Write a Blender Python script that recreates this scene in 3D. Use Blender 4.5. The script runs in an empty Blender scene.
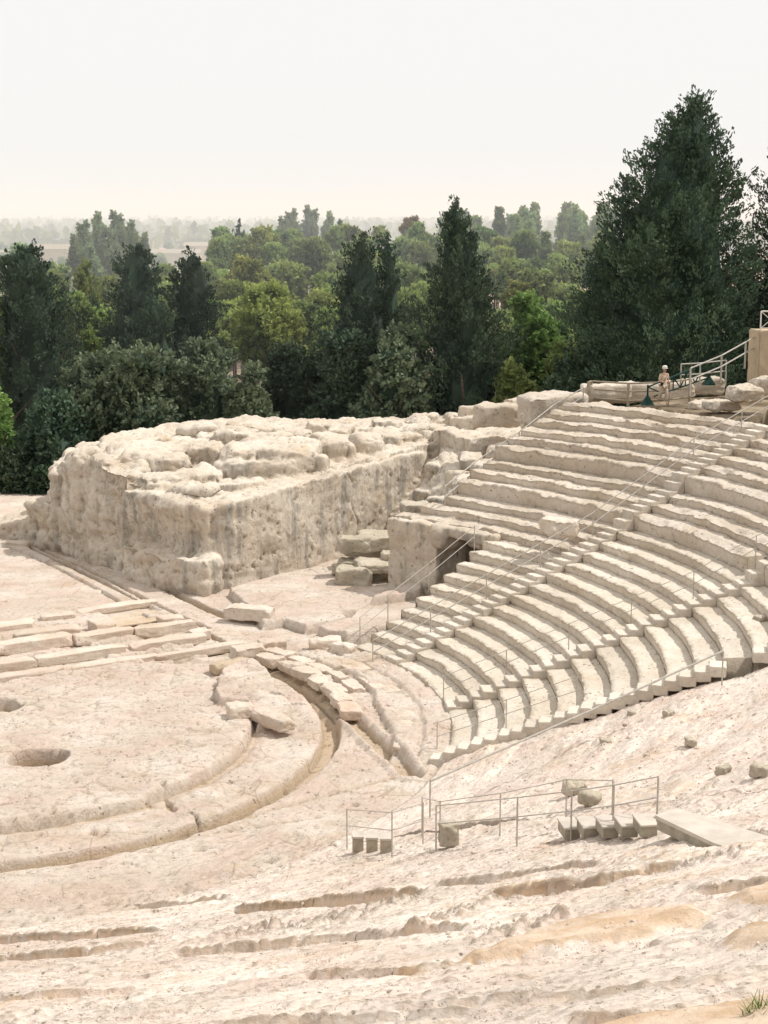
import bpy, bmesh, math, random, time
import numpy as np
from mathutils import Vector, Matrix, Euler
T0 = time.time()
random.seed(7); RS = np.random.RandomState(11)
scene = bpy.context.scene
COL = scene.collection
R = math.radians

# ------------------------------------------------------------------ camera
F, PITCH, H = 1633.55, 0.1815, 18.0
CP, SP = math.cos(PITCH), math.sin(PITCH)
cam_d = bpy.data.cameras.new('camera'); cam = bpy.data.objects.new('camera', cam_d); COL.objects.link(cam)
cam.location = (0, 0, H); cam.rotation_euler = (math.pi/2 - PITCH, 0, 0)
cam_d.sensor_fit = 'VERTICAL'; cam_d.sensor_height = 41.5; cam_d.lens = F/1024*41.5
cam_d.clip_start = 0.5; cam_d.clip_end = 20000
scene.camera = cam
def at(px, py, z):
    """pixel of the photograph -> point on the level z"""
    v = 512-py; Y = F*CP+v*SP; Z = v*CP-F*SP; t = (z-H)/Z
    return ((px-384)*t, Y*t)
def col_at(px, Y):
    return (px-384)*Y*1.0/F*1.015
def top_z(py, Y):
    v = 512-py
    return H + Y*(v*CP-F*SP)/(F*CP+v*SP)

# ------------------------------------------------------------------ noise
_p = np.random.RandomState(3).permutation(256); _p = np.concatenate([_p, _p, _p]).astype(np.int32)
_g = np.array([[1,1,0],[-1,1,0],[1,-1,0],[-1,-1,0],[1,0,1],[-1,0,1],[1,0,-1],[-1,0,-1],
               [0,1,1],[0,-1,1],[0,1,-1],[0,-1,-1],[1,1,0],[-1,1,0],[0,-1,1],[0,-1,-1]], np.float32)
def perlin(x, y, z):
    x = np.asarray(x, np.float32); y = np.asarray(y, np.float32)+0*x; z = np.asarray(z, np.float32)+0*x
    xi = np.floor(x).astype(np.int32); yi = np.floor(y).astype(np.int32); zi = np.floor(z).astype(np.int32)
    xf = x-xi; yf = y-yi; zf = z-zi
    u = xf*xf*xf*(xf*(xf*6-15)+10); v = yf*yf*yf*(yf*(yf*6-15)+10); w = zf*zf*zf*(zf*(zf*6-15)+10)
    xi &= 255; yi &= 255; zi &= 255
    def gr(a, b, c, dx, dy, dz):
        h = _p[_p[_p[(xi+a)]+yi+b]+zi+c] & 15
        g = _g[h]
        return g[..., 0]*dx+g[..., 1]*dy+g[..., 2]*dz
    n000 = gr(0,0,0,xf,yf,zf); n100 = gr(1,0,0,xf-1,yf,zf); n010 = gr(0,1,0,xf,yf-1,zf); n110 = gr(1,1,0,xf-1,yf-1,zf)
    n001 = gr(0,0,1,xf,yf,zf-1); n101 = gr(1,0,1,xf-1,yf,zf-1); n011 = gr(0,1,1,xf,yf-1,zf-1); n111 = gr(1,1,1,xf-1,yf-1,zf-1)
    a = n000+u*(n100-n000); b = n010+u*(n110-n010); c = n001+u*(n101-n001); d = n011+u*(n111-n011)
    a = a+v*(b-a); c = c+v*(d-c)
    return a+w*(c-a)
def fbm(x, y, z, s, octv=4, gain=.5):
    """s = size in metres of the largest lump"""
    f = 1.0/s; a = 1.0; t = 0
    for i in range(octv):
        t = t + a*perlin(x*f+17.3*i, y*f+5.1*i, z*f+9.7*i); f *= 2.03; a *= gain
    return t
def terr_n(q, w=.25):
    f = np.floor(q); return f+np.clip((q-f)/w, 0, 1)
def sst(a, b, x):
    t = np.clip((x-a)/(b-a), 0, 1); return t*t*(3-2*t)

# ------------------------------------------------------------------ objects
def tag(o, label=None, cat=None, group=None, kind=None):
    if label: o['label'] = label
    if cat: o['category'] = cat
    if group: o['group'] = group
    if kind: o['kind'] = kind
    return o
def empty(name, loc=(0,0,0), rz=0, label=None, cat=None, group=None):
    o = bpy.data.objects.new(name, None); COL.objects.link(o)
    o.location = loc; o.rotation_euler = (0,0,rz); o.empty_display_size = .3
    return tag(o, label, cat, group)
def link(name, me, parent=None):
    o = bpy.data.objects.new(name, me); COL.objects.link(o)
    if parent is not None: o.parent = parent
    return o
def copy_tree(o, parent=None):
    c = o.copy(); COL.objects.link(c)
    if parent is not None: c.parent = parent
    for ch in list(o.children): copy_tree(ch, c)
    return c
def np_mesh(name, V, Fq, mat, smooth=True, tint=None):
    V = np.ascontiguousarray(V, np.float32).reshape(-1, 3); Fq = np.ascontiguousarray(Fq, np.int32)
    n = Fq.shape[1]
    me = bpy.data.meshes.new(name)
    me.vertices.add(len(V)); me.vertices.foreach_set('co', V.ravel())
    me.loops.add(Fq.size); me.loops.foreach_set('vertex_index', Fq.ravel())
    me.polygons.add(len(Fq)); me.polygons.foreach_set('loop_start', np.arange(0, Fq.size, n, dtype=np.int32))
    me.polygons.foreach_set('loop_total', np.full(len(Fq), n, np.int32))
    me.polygons.foreach_set('use_smooth', np.full(len(Fq), smooth, bool))
    me.materials.append(mat)
    me.update(calc_edges=True)
    if tint is not None:
        a = me.attributes.new('tint', 'FLOAT', 'FACE'); a.data.foreach_set('value', np.ascontiguousarray(tint, np.float32))
    return me
def grid_faces(ny, nx):
    i = np.arange(ny-1)[:, None]*nx+np.arange(nx-1)[None, :]
    return np.stack([i, i+1, i+nx+1, i+nx], -1).reshape(-1, 4)
def bm_obj(name, bm, mat, parent=None, smooth=False):
    me = bpy.data.meshes.new(name); bm.to_mesh(me); bm.free()
    me.materials.append(mat)
    if smooth: me.polygons.foreach_set('use_smooth', np.full(len(me.polygons), True, bool))
    return link(name, me, parent)
def add_bar(bm, a, b, w, seg=6):
    """round bar from a to b, radius w"""
    a = Vector(a); b = Vector(b); d = b-a; L = d.length
    if L < 1e-6: return
    q = d.to_track_quat('Z', 'Y').to_matrix().to_4x4()
    bmesh.ops.create_cone(bm, cap_ends=True, segments=seg, radius1=w, radius2=w, depth=L,
                          matrix=Matrix.Translation((a+b)/2) @ q)
def add_box(bm, c, s, rz=0, rot=None):
    M = Matrix.Translation(c) @ (rot.to_matrix().to_4x4() if rot else Matrix.Rotation(rz, 4, 'Z')) @ Matrix.Diagonal((s[0], s[1], s[2], 1))
    return bmesh.ops.create_cube(bm, size=1, matrix=M)['verts']

# ------------------------------------------------------------------ materials
def nodes(name):
    m = bpy.data.materials.new(name); m.use_nodes = True
    nt = m.node_tree; nt.nodes.clear()
    out = nt.nodes.new('ShaderNodeOutputMaterial'); b = nt.nodes.new('ShaderNodeBsdfPrincipled')
    nt.links.new(b.outputs[0], out.inputs[0]); b.inputs['Roughness'].default_value = .9
    b.inputs['Specular IOR Level'].default_value = .2
    return m, nt, b
def N(nt, t, **k):
    n = nt.nodes.new(t)
    for a, v in k.items(): setattr(n, a, v)
    return n
def setin(nt, n, key, v):
    s = n.inputs[key]
    if isinstance(v, bpy.types.NodeSocket): nt.links.new(v, s)
    else: s.default_value = v
def noise(nt, vec, scale, detail=5, rough=.55, dist=0):
    n = N(nt, 'ShaderNodeTexNoise'); setin(nt, n, 'Vector', vec); n.inputs['Scale'].default_value = scale
    n.inputs['Detail'].default_value = detail; n.inputs['Roughness'].default_value = rough; n.inputs['Distortion'].default_value = dist
    return n.outputs[0]
def vor(nt, vec, scale, feat='F1'):
    n = N(nt, 'ShaderNodeTexVoronoi', feature=feat); setin(nt, n, 'Vector', vec); n.inputs['Scale'].default_value = scale
    return n.outputs['Distance']
def rng(nt, v, a, b, c=0., d=1., smooth=True):
    n = N(nt, 'ShaderNodeMapRange', interpolation_type='SMOOTHSTEP' if smooth else 'LINEAR')
    setin(nt, n, 'Value', v); n.inputs['From Min'].default_value = a; n.inputs['From Max'].default_value = b
    n.inputs['To Min'].default_value = c; n.inputs['To Max'].default_value = d
    return n.outputs[0]
def mth(nt, op, a, b=0.):
    n = N(nt, 'ShaderNodeMath', operation=op); setin(nt, n, 0, a); setin(nt, n, 1, b); return n.outputs[0]
def mix(nt, f, a, b, mode='MIX'):
    n = N(nt, 'ShaderNodeMix', data_type='RGBA', blend_type=mode); setin(nt, n, 0, f)
    for i, v in ((6, a), (7, b)):
        if isinstance(v, tuple): v = (*v, 1) if len(v) == 3 else v
        setin(nt, n, i, v)
    return n.outputs[2]
def mapping(nt, vec, sc):
    n = N(nt, 'ShaderNodeMapping'); setin(nt, n, 'Vector', vec); n.inputs['Scale'].default_value = sc; return n.outputs[0]

def stone_mat(name, base=(.56,.49,.405), pale=(.66,.605,.54), warm=(.47,.35,.22), grey=(.27,.25,.215), pink=.0,
              side=.55, streak=0., pit=.6, bump=.5, warm_amt=.35, fine=1.0, gain=(1.0,.985,.955), low=None, earth=False):
    m, nt, b = nodes(name)
    g = N(nt, 'ShaderNodeNewGeometry'); pos = g.outputs['Position']
    sep = N(nt, 'ShaderNodeSeparateXYZ'); nt.links.new(g.outputs['Normal'], sep.inputs[0]); nz = sep.outputs[2]
    c = mix(nt, rng(nt, noise(nt, pos, .35, 6), .35, .68), base, pale)
    if pink: c = mix(nt, rng(nt, noise(nt, pos, .55, 5, .6), .42, .62, 0, pink), c, (.60,.42,.36))
    wn = noise(nt, mapping(nt, pos, (.5,.5,.9)), 1.0, 6, .65)
    c = mix(nt, rng(nt, wn, .52, .74, 0, warm_amt), c, warm)
    # weathering on upright faces: grey lichen, pits
    upright = rng(nt, nz, .25, .85, 1, 0)
    ln = noise(nt, pos, 2.2, 7, .7)
    lich = mth(nt, 'MULTIPLY', upright, rng(nt, ln, .36, .62, .25, 1))
    c = mix(nt, mth(nt, 'MULTIPLY', lich, side), c, grey)
    if streak:
        sn = noise(nt, mapping(nt, pos, (1.3,1.3,.16)), 1.0, 5, .6)
        c = mix(nt, mth(nt, 'MULTIPLY', mth(nt, 'MULTIPLY', upright, mth(nt, 'MULTIPLY', rng(nt, sn, .46, .66, 0, 1), rng(nt, noise(nt, pos, .28, 3), .34, .50))), streak), c, (.21,.205,.185))
        sn2 = noise(nt, mapping(nt, pos, (3.1,3.1,.22)), 1.0, 5, .6)
        c = mix(nt, mth(nt, 'MULTIPLY', mth(nt, 'MULTIPLY', upright, rng(nt, sn2, .55, .72, 0, 1)), streak*.7), c, (.62,.54,.42))
    # blotches
    bl = noise(nt, pos, 5.5, 6, .7)
    c = mix(nt, rng(nt, bl, .50, .72, 0, .42), c, tuple(x*.68 for x in base))
    # pits
    pv = vor(nt, mix(nt, .12, pos, N(nt, 'ShaderNodeTexNoise').outputs['Color']), 5.0*fine)
    pg = noise(nt, pos, 1.3, 4, .6)
    pm = mth(nt, 'MULTIPLY', rng(nt, pv, .10, .30, 1, 0), rng(nt, pg, .48, .62))
    pv2 = vor(nt, pos, 13.0*fine); pm2 = mth(nt, 'MULTIPLY', rng(nt, pv2, .12, .30, 1, 0), rng(nt, noise(nt, pos, 2.3, 4), .47, .6))
    pp = mth(nt, 'MAXIMUM', pm, mth(nt, 'MULTIPLY', pm2, .7))
    c = mix(nt, mth(nt, 'MULTIPLY', pp, pit), c, (.16,.135,.10))
    if low is not None:      # soil gathers in the channels
        sz = N(nt, 'ShaderNodeSeparateXYZ'); nt.links.new(pos, sz.inputs[0])
        lz = mth(nt, 'ADD', sz.outputs[2], mth(nt, 'MULTIPLY', noise(nt, pos, 1.1, 4), -.22))
        c = mix(nt, rng(nt, lz, low-.22, low, .65, 0), c, (.50,.385,.25))
        cn = N(nt, 'ShaderNodeTexVoronoi', feature='DISTANCE_TO_EDGE'); setin(nt, cn, 'Vector', mix(nt, .18, pos, N(nt, 'ShaderNodeTexNoise').outputs['Color'])); cn.inputs['Scale'].default_value = .75
        c = mix(nt, mth(nt, 'MULTIPLY', rng(nt, cn.outputs['Distance'], .0, .025, .55, 0), rng(nt, noise(nt, pos, .5, 3), .46, .58)), c, (.28,.21,.14))
        sn3 = noise(nt, mapping(nt, pos, (.9,2.2,1)), 1.0, 7, .68)
        c = mix(nt, rng(nt, sn3, .50, .66, 0, .5), c, (.46,.37,.29))
    if earth:
        ea = N(nt, 'ShaderNodeAttribute', attribute_name='earth')
        em = mth(nt, 'ADD', ea.outputs['Fac'], mth(nt, 'MULTIPLY', mth(nt, 'SUBTRACT', noise(nt, pos, 3.0, 6, .65), .5), .9))
        ec = mix(nt, rng(nt, noise(nt, pos, 1.5, 6, .6), .35, .65), (.52,.385,.26), (.63,.52,.41))
        c = mix(nt, rng(nt, em, .35, .65), c, ec)
    # cavities hold dirt
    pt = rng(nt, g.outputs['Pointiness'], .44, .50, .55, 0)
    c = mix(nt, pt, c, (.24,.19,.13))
    oi = N(nt, 'ShaderNodeObjectInfo'); c = mix(nt, 1.0, c, gain, 'MULTIPLY')
    hs = N(nt, 'ShaderNodeHueSaturation'); nt.links.new(c, hs.inputs['Color']); nt.links.new(rng(nt, oi.outputs['Random'], 0, 1, .92, 1.06, False), hs.inputs['Value']); c = hs.outputs[0]
    nt.links.new(c, b.inputs['Base Color'])
    h1 = noise(nt, pos, 7.0*fine, 8, .72)
    hh = mth(nt, 'SUBTRACT', h1, mth(nt, 'MULTIPLY', pp, .55))
    bp = N(nt, 'ShaderNodeBump'); bp.inputs['Strength'].default_value = min(1, bump*1.3); bp.inputs['Distance'].default_value = .11
    nt.links.new(hh, bp.inputs['Height']); nt.links.new(bp.outputs[0], b.inputs['Normal'])
    return m
M = {}
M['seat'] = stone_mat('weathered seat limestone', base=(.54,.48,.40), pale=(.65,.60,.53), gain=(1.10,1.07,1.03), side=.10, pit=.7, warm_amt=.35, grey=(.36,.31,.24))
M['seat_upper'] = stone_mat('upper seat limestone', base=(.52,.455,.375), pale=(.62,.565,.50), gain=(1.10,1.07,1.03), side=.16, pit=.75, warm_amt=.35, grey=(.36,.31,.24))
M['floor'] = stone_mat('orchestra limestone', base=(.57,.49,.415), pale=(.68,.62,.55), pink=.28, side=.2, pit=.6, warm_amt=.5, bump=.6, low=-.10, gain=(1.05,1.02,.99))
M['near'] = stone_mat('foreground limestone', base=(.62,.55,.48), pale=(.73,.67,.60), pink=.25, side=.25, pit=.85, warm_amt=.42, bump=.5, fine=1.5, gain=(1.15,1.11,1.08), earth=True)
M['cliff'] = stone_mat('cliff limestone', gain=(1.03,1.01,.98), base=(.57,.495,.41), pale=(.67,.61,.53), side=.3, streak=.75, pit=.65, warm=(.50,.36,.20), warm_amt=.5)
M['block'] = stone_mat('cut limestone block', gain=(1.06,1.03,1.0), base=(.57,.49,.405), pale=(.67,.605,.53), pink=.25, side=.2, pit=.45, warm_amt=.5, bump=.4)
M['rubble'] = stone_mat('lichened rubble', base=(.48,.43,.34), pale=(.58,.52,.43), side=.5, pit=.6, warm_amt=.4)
M['earth'] = stone_mat('sandy earth', base=(.60,.47,.34), pale=(.68,.58,.46), side=0, pit=.3, warm=(.42,.27,.13), warm_amt=.6, bump=.5, fine=2.5)
M['soil'] = stone_mat('dark soil', base=(.12,.085,.055), pale=(.20,.15,.10), side=0, pit=.3, warm=(.10,.07,.04))

def plain(name, colr, rough=.6, metal=0., var=.25, scale=6.):
    m, nt, b = nodes(name)
    g = N(nt, 'ShaderNodeNewGeometry')
    c = mix(nt, rng(nt, noise(nt, g.outputs['Position'], scale, 6, .65), .3, .7), tuple(x*(1-var) for x in colr), tuple(min(1, x*(1+var*.4)) for x in colr))
    nt.links.new(c, b.inputs['Base Color']); b.inputs['Roughness'].default_value = rough; b.inputs['Metallic'].default_value = metal
    bp = N(nt, 'ShaderNodeBump'); bp.inputs['Strength'].default_value = .3; bp.inputs['Distance'].default_value = .01
    nt.links.new(noise(nt, g.outputs['Position'], scale*6, 4), bp.inputs['Height']); nt.links.new(bp.outputs[0], b.inputs['Normal'])
    return m
M['step'] = stone_mat('step limestone', base=(.60,.54,.46), pale=(.70,.64,.57), side=.3, pit=.2, warm_amt=.15, grey=(.24,.22,.19), bump=.3)
M['rail'] = plain('pale galvanised rail', (.46,.43,.38), .55, .1)
M['wood'] = plain('weathered timber', (.36,.30,.22), .8)
M['slab'] = plain('pale concrete slab', (.56,.50,.43), .9, 0, .15, 2)
M['grime'] = plain('grimy concrete', (.37,.33,.26), .9, 0, .3, 3)
M['green'] = plain('dark green painted steel', (.012,.045,.034), .7)
M['skin'] = plain('skin', (.50,.30,.21), .6, 0, .08)
M['cloth'] = plain('beige cloth', (.60,.47,.36), .9, 0, .12)
M['trouser'] = plain('light trouser cloth', (.52,.42,.32), .9, 0, .12)
M['hat'] = plain('white straw', (.70,.66,.60), .9, 0, .1)
M['dark'] = plain('black strap', (.02,.02,.022), .6)
M['bark'] = plain('grey brown bark', (.13,.10,.075), .95, 0, .5, 4)
M['plaster'] = plain('ochre plaster wall', (.50,.40,.28), .95, 0, .15, 1.5)
M['carwhite'] = plain('pale painted metal', (.5,.52,.54), .4, 0, .05)
M['carglass'] = plain('dark vehicle glass', (.02,.025,.03), .15, 0, .05)
M['tyre'] = plain('rubber', (.02,.02,.02), .9)

def leaf_mat(name, dark, light, trans=.25, hue=.3):
    m, nt, b = nodes(name)
    at_ = N(nt, 'ShaderNodeAttribute', attribute_name='tint'); tv = at_.outputs['Fac']
    oi = N(nt, 'ShaderNodeObjectInfo')
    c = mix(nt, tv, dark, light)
    g = N(nt, 'ShaderNodeNewGeometry')
    c = mix(nt, rng(nt, noise(nt, g.outputs['Position'], .25, 3), .35, .7, 0, hue), c, tuple(min(1, x*y) for x, y in zip(light, (1.1,.95,.75))))
    hs = N(nt, 'ShaderNodeHueSaturation'); nt.links.new(c, hs.inputs['Color'])
    nt.links.new(rng(nt, oi.outputs['Random'], 0, 1, .75, 1.3, False), hs.inputs['Value'])
    nt.links.new(rng(nt, oi.outputs['Random'], 0, 1, .482, .512, False), hs.inputs['Hue'])
    nt.links.new(hs.outputs[0], b.inputs['Base Color']); b.inputs['Roughness'].default_value = .65
    tr = N(nt, 'ShaderNodeBsdfTranslucent'); nt.links.new(hs.outputs[0], tr.inputs[0])
    ms = N(nt, 'ShaderNodeMixShader'); ms.inputs[0].default_value = trans
    nt.links.new(b.outputs[0], ms.inputs[1]); nt.links.new(tr.outputs[0], ms.inputs[2])
    nt.links.new(ms.outputs[0], nt.nodes['Material Output'].inputs[0])
    return m
M['cyp'] = leaf_mat('cypress foliage', (.028,.050,.034), (.085,.130,.078), .15)
M['oak'] = leaf_mat('grey green oak foliage', (.032,.058,.034), (.25,.31,.19), .22, .1)
M['pine'] = leaf_mat('olive green pine foliage', (.045,.08,.02), (.47,.52,.17), .35)
M['bright'] = leaf_mat('bright green foliage', (.035,.085,.016), (.27,.39,.13), .35)
M['mid'] = leaf_mat('mid green foliage', (.045,.09,.036), (.40,.50,.18), .35)
M['pale'] = leaf_mat('pale green foliage', (.05,.10,.045), (.40,.50,.26), .35)
M['yellow'] = leaf_mat('yellowing foliage', (.16,.13,.03), (.42,.32,.09), .3)
M['grass'] = leaf_mat('fresh grass', (.05,.11,.015), (.20,.34,.06), .4)

# ================================================================== THE STONE
CX, CY = -14.44, 55.0
R0, DR, Z0, DZ = 16.78, .888, .10, .355
def pol(r, th):
    a = np.radians(th); return CX+r*np.cos(a), CY+r*np.sin(a)
def ztop(k):     # tread height of row k
    return Z0+DZ*(k+1)+(.35 if k >= 13 else 0)+(.35 if k >= 16 else 0)

def rotated_seg_dist(x, y, a, b):
    ax, ay = a; bx, by = b; dx, dy = bx-ax, by-ay; L2 = dx*dx+dy*dy
    t = np.clip(((x-ax)*dx+(y-ay)*dy)/L2, 0, 1)
    return np.hypot(x-ax-t*dx, y-ay-t*dy)
def poly_sd(x, y, pts):
    """signed distance, positive inside"""
    d = np.full(x.shape, 1e9, np.float32); ins = np.zeros(x.shape, bool)
    n = len(pts)
    for i in range(n):
        a = pts[i]; b = pts[(i+1) % n]
        d = np.minimum(d, rotated_seg_dist(x, y, a, b))
        c = ((a[1] > y) != (b[1] > y)) & (x < (b[0]-a[0])*(y-a[1])/(b[1]-a[1]+1e-9)+a[0])
        ins ^= c
    return np.where(ins, d, -d)
UX, UY = math.cos(R(32)), math.sin(R(32))
def uv(x, y): return (x-CX)*UX+(y-CY)*UY, -(x-CX)*UY+(y-CY)*UX
def uvp(u, v): return CX+u*UX-v*UY, CY+u*UY+v*UX

# ---- orchestra floor (one fine sheet)
def floor_height(x, y):
    r = np.hypot(x-CX, y-CY); th = np.degrees(np.arctan2(y-CY, x-CX)); u, v = uv(x, y)
    wob = fbm(x, y, 0*x, 1.2, 3)*.10
    z = fbm(x, y, 0*x+3, 4., 3)*.05+fbm(x, y, 0*x, .7, 4, .6)*.028
    # raised inner floor with kerb
    rk = r+wob
    arc = sst(-75, -70, th)*sst(12, 2, th)
    inner = sst(9.80, 9.73, rk)*sst(5.2, 4.6, v)
    z += .32*inner
    z += -.10*sst(9.6, 9.75, rk)*sst(10.4, 10.0, rk)*arc
    # crazed surface on inner floor: shallow plates
    cz = np.abs(perlin(x*1.1+7, y*1.5, 0*x)); z += -.05*sst(.05, .0, cz)*inner
    # ring stones outside kerb, slightly higher rim next to euripus
    z += .05*sst(11.4, 11.8, rk)*sst(12.35, 12.2, rk)
    # euripus channel
    w2 = r+wob*.5
    eur = sst(12.22, 12.30, w2)*sst(12.95, 12.80, w2)*sst(50, 44, th)
    depth = .42-.16*sst(-40, -62, th)
    z -= depth*eur
    brk = sst(-.25, -.1, perlin(th*.23, np.round(rk*.8), 0*x))
    z += .03*sst(12.93, 13.12, w2)*sst(13.85, 13.55, w2)*sst(0, 5, th)*sst(52, 46, th)*brk
    z += .05*fbm(th*.5, rk, 0*x+3, 1.0, 3)*sst(12.9, 13.1, rk)*sst(16.6, 16, rk)*sst(-25, -15, th)
    # steps outside: shelves rising to the first row
    s1 = sst(14.55, 14.75, rk+.2*np.sin(th*.2))*sst(-14, -9, th)*sst(46, 40, th)
    s2 = sst(15.55, 15.65, rk)*sst(-14, -9, th)*sst(46, 40, th)
    z += .24*s1-.10*s2*sst(15.95, 15.85, rk)+.06*s2
    sa = r*np.radians(th)
    zone = sst(12.9, 13.2, rk)*sst(16.7, 16.4, rk)*sst(-40, -30, th)*sst(60, 50, th)
    tq = fbm(sa*.25, r*1.3, 0*x+71, 1.5, 3)*5+rk*1.6; z += zone*.035*(terr_n(tq, .15)-tq+.5)
    zone2 = sst(12.9, 13.2, rk)*sst(-30, -45, th)
    tq = fbm(sa*.3, r*1.2, 0*x+75, 1.8, 4)*5+rk*.8; z += zone2*.07*(terr_n(tq, .15)-tq+.5)
    zone3 = sst(9.9, 10.2, rk)*sst(12.2, 12.0, rk)
    z += zone3*.035*terr_n(fbm(x, y, 0*x+79, 1.6, 4)*4, .2)
    z += inner*.022*terr_n(fbm(x*.6, y*1.3, 0*x+83, 1.3, 5)*5, .2)
    # trenches
    d = rotated_seg_dist(x, y, (-2.2, 59.7), (.95, 50.6))+wob*.6
    z -= .30*sst(.36, .18, d); z += .10*sst(.70, .5, d)*sst(.34, .46, d)
    d = rotated_seg_dist(x, y, (-5.4, 65.2), (-2.4, 60.1))+wob
    z -= .28*sst(.42, .2, d)
    d = rotated_seg_dist(x, y, (-6.0, 45.6), (.9, 50.9))+wob*.5
    z -= .12*sst(.20, .08, d)
    d = rotated_seg_dist(x, y, (-10.9, 43.0), (-2.7, 46.6))+wob*.6
    z -= .10*sst(.24, .08, d)
    # radial cracks across the ring
    for (a, b, w_, dp) in (((-7.0,49.1),(-6.3,47.2),.09,.16), ((-5.9,47.0),(-5.1,45.9),.10,.28), ((-9.9,46.5),(-12,45.5),.08,.12),
                          ((-4.4,55.6),(-3.4,56.4),.12,.2), ((-4.3,58.9),(-2.9,58.2),.10,.2), ((-2.6,52.0),(-1.9,52.6),.06,.1)):
        dd = rotated_seg_dist(x, y, a, b)+fbm(x, y, 0*x, .5, 3)*.12; z -= dp*sst(w_, w_*.4, dd)
    # the broken lump strip at upper right of the orchestra
    lump = poly_sd(x, y, [(-6.3,62.6),(-5.0,63.0),(-4.1,60.3),(-3.3,57.6),(-3.5,55.6),(-4.5,55.3),(-5.0,57.0),(-6.1,57.4),(-6.4,59.6)])+wob*2
    z += (.34+.16*fbm(x, y, 0*x+9, 1.4, 3))*sst(-.02, .12, lump)
    # well and hole
    q = (np.abs((x+11.42)/.92)**3+np.abs((y-51.65)/.80)**3)**(1/3)
    z -= 1.5*sst(1.10, .90, q)
    q = np.hypot((x+14.1)/.9, (y-57.3)/.8)+wob*2; z -= .6*sst(1.05, .85, q)
    q = np.hypot((x+7.9)/.3, (y-62.6)/.35)+wob; z -= .18*sst(1.1, .8, q)
    # scatter of post holes
    for (hx, hy, hr) in ((-3.6,48.4,.16),(-4.6,49.3,.12),(-5.4,47.9,.12),(-3.2,50.1,.13),(-4.0,46.9,.14),(-8.6,45.7,.14),(-7.4,45.6,.1),
                         (-10.1,45.3,.12),(-2.0,55.0,.1),(-3.3,53.6,.12),(-.6,53.2,.13),(-.9,47.9,.16),(-5.3,44.3,.22),(-2.6,45.4,.13)):
        q = np.hypot(x-hx, (y-hy)*.8)/hr+wob*2; z -= .13*sst(1.1, .7, q)
    # parallel drains in front of the cliff
    for uu, wd, dp, va, vb in ((12.9,.16,.38,3.8,31),(13.5,.10,.2,9,31),(15.2,.20,.38,10.5,29),(11.9,.08,.18,14,30)):
        uo = uu+.12*np.sin(v*.35)+wob*.7
        z -= dp*sst(wd+.08, wd, np.abs(u-uo))*sst(va-.3, va, v)*sst(vb+.3, vb, v)
    # stage terrace: three low levels behind the orchestra
    jag = .35*np.sign(perlin(np.floor(u/1.9)*.77+.3, 0*u+.5, 0*u+4.2))
    st = sst(4.75, 4.87, v+jag*.4)*.16+sst(6.3, 6.42, v+jag)*.14+sst(8.0, 8.1, v+jag*.8)*.16-sst(9.2, 9.3, v)*.18+sst(10.9, 11.0, v-jag)*.16-sst(13.2, 13.5, v)*.2
    z += st*sst(12.7, 12.5, u)
    for (ua, ub, va, vb, dp) in ((9.3,10.6,9.4,10.8,.30),(11.0,12.2,5.2,6.0,.2),(4.2,5.9,7.0,7.8,.22),(7.2,8.0,10.1,11.6,.25),(2.2,3.4,9.6,10.6,.25),(9.9,12.4,11.3,12.9,.14),(1.0,2.0,6.6,7.2,.2)):
        q = np.minimum(np.minimum(u-ua, ub-u), np.minimum(v-va, vb-v))+wob*.4
        z -= dp*sst(0, .08, q)
    # raised rock platform in the passage
    pl = poly_sd(x, y, [(-6.4,72.8),(-5.3,69.5),(-4.4,69.9),(-3.4,68.6),(-1.5,70.2),(-1.9,71.2),(1.0,72.6),(4,76),(5,84),(-1,84),(-7.5,76)])+wob*1.4
    z += (.42+.05*perlin(x*.5, y*.5, 0*x))*sst(-.02, .14, pl)
    pl2 = poly_sd(x, y, [(-3.0,68.4),(-1.6,65.9),(.5,66.4),(1.5,70),(2,76),(-1.2,71.4),(-1.6,70.0)])+wob*1.2
    z += .50*sst(-.02, .16, pl2)
    # the vaulted way in falls away under the seats
    # rubble slope rising beside the upper rows
    rs = sst(32, 38, r)*sst(50.5, 52.5, th)*sst(61, 57, th)
    z += (5.0+.5*fbm(x, y, 0*x, 1.5, 4))*rs
    # rough broken area between the stage end and the seats
    rough = sst(13.2, 13.8, r)*sst(20, 26, th)*sst(62, 56, th)*sst(17.5, 16.6, r)
    z += rough*(.09*fbm(x, y, 0*x+2, 1.3, 4, .6)+.05*terr_n(2.5*perlin(x*.6+y*.3, y*.5-x*.3, 0*x+8), .45))
    # towards the foreground slope
    near = sst(14.5, 16.8, r)*sst(-22, -34, th)
    z += near*(.16*fbm(x, y, 0*x+6, 1.0, 5, .6)+.08)
    # first seats
    z -= .6*sst(16.95, 17.3, r)*sst(40.5, 39.5, th)
    # fine pitting
    pitn = perlin(x*3.1, y*3.1, 0*x+1.5); z -= .05*sst(.32, .55, pitn)
    return z
xs = np.arange(-25, 6.0, .055)
ys = np.concatenate([np.arange(36, 66, .05), np.arange(66, 96, .075)])
X, Y = np.meshgrid(xs, ys); X = X.astype(np.float32); Y = Y.astype(np.float32)
Z = floor_height(X, Y)
o = link('orchestra_floor', np_mesh('orchestra_floor', np.stack([X, Y, Z], -1), grid_faces(*X.shape), M['floor']))
tag(o, 'pale bedrock orchestra floor with curved channel and cut grooves', None, None, 'structure')
print('floor', time.time()-T0)

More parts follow.
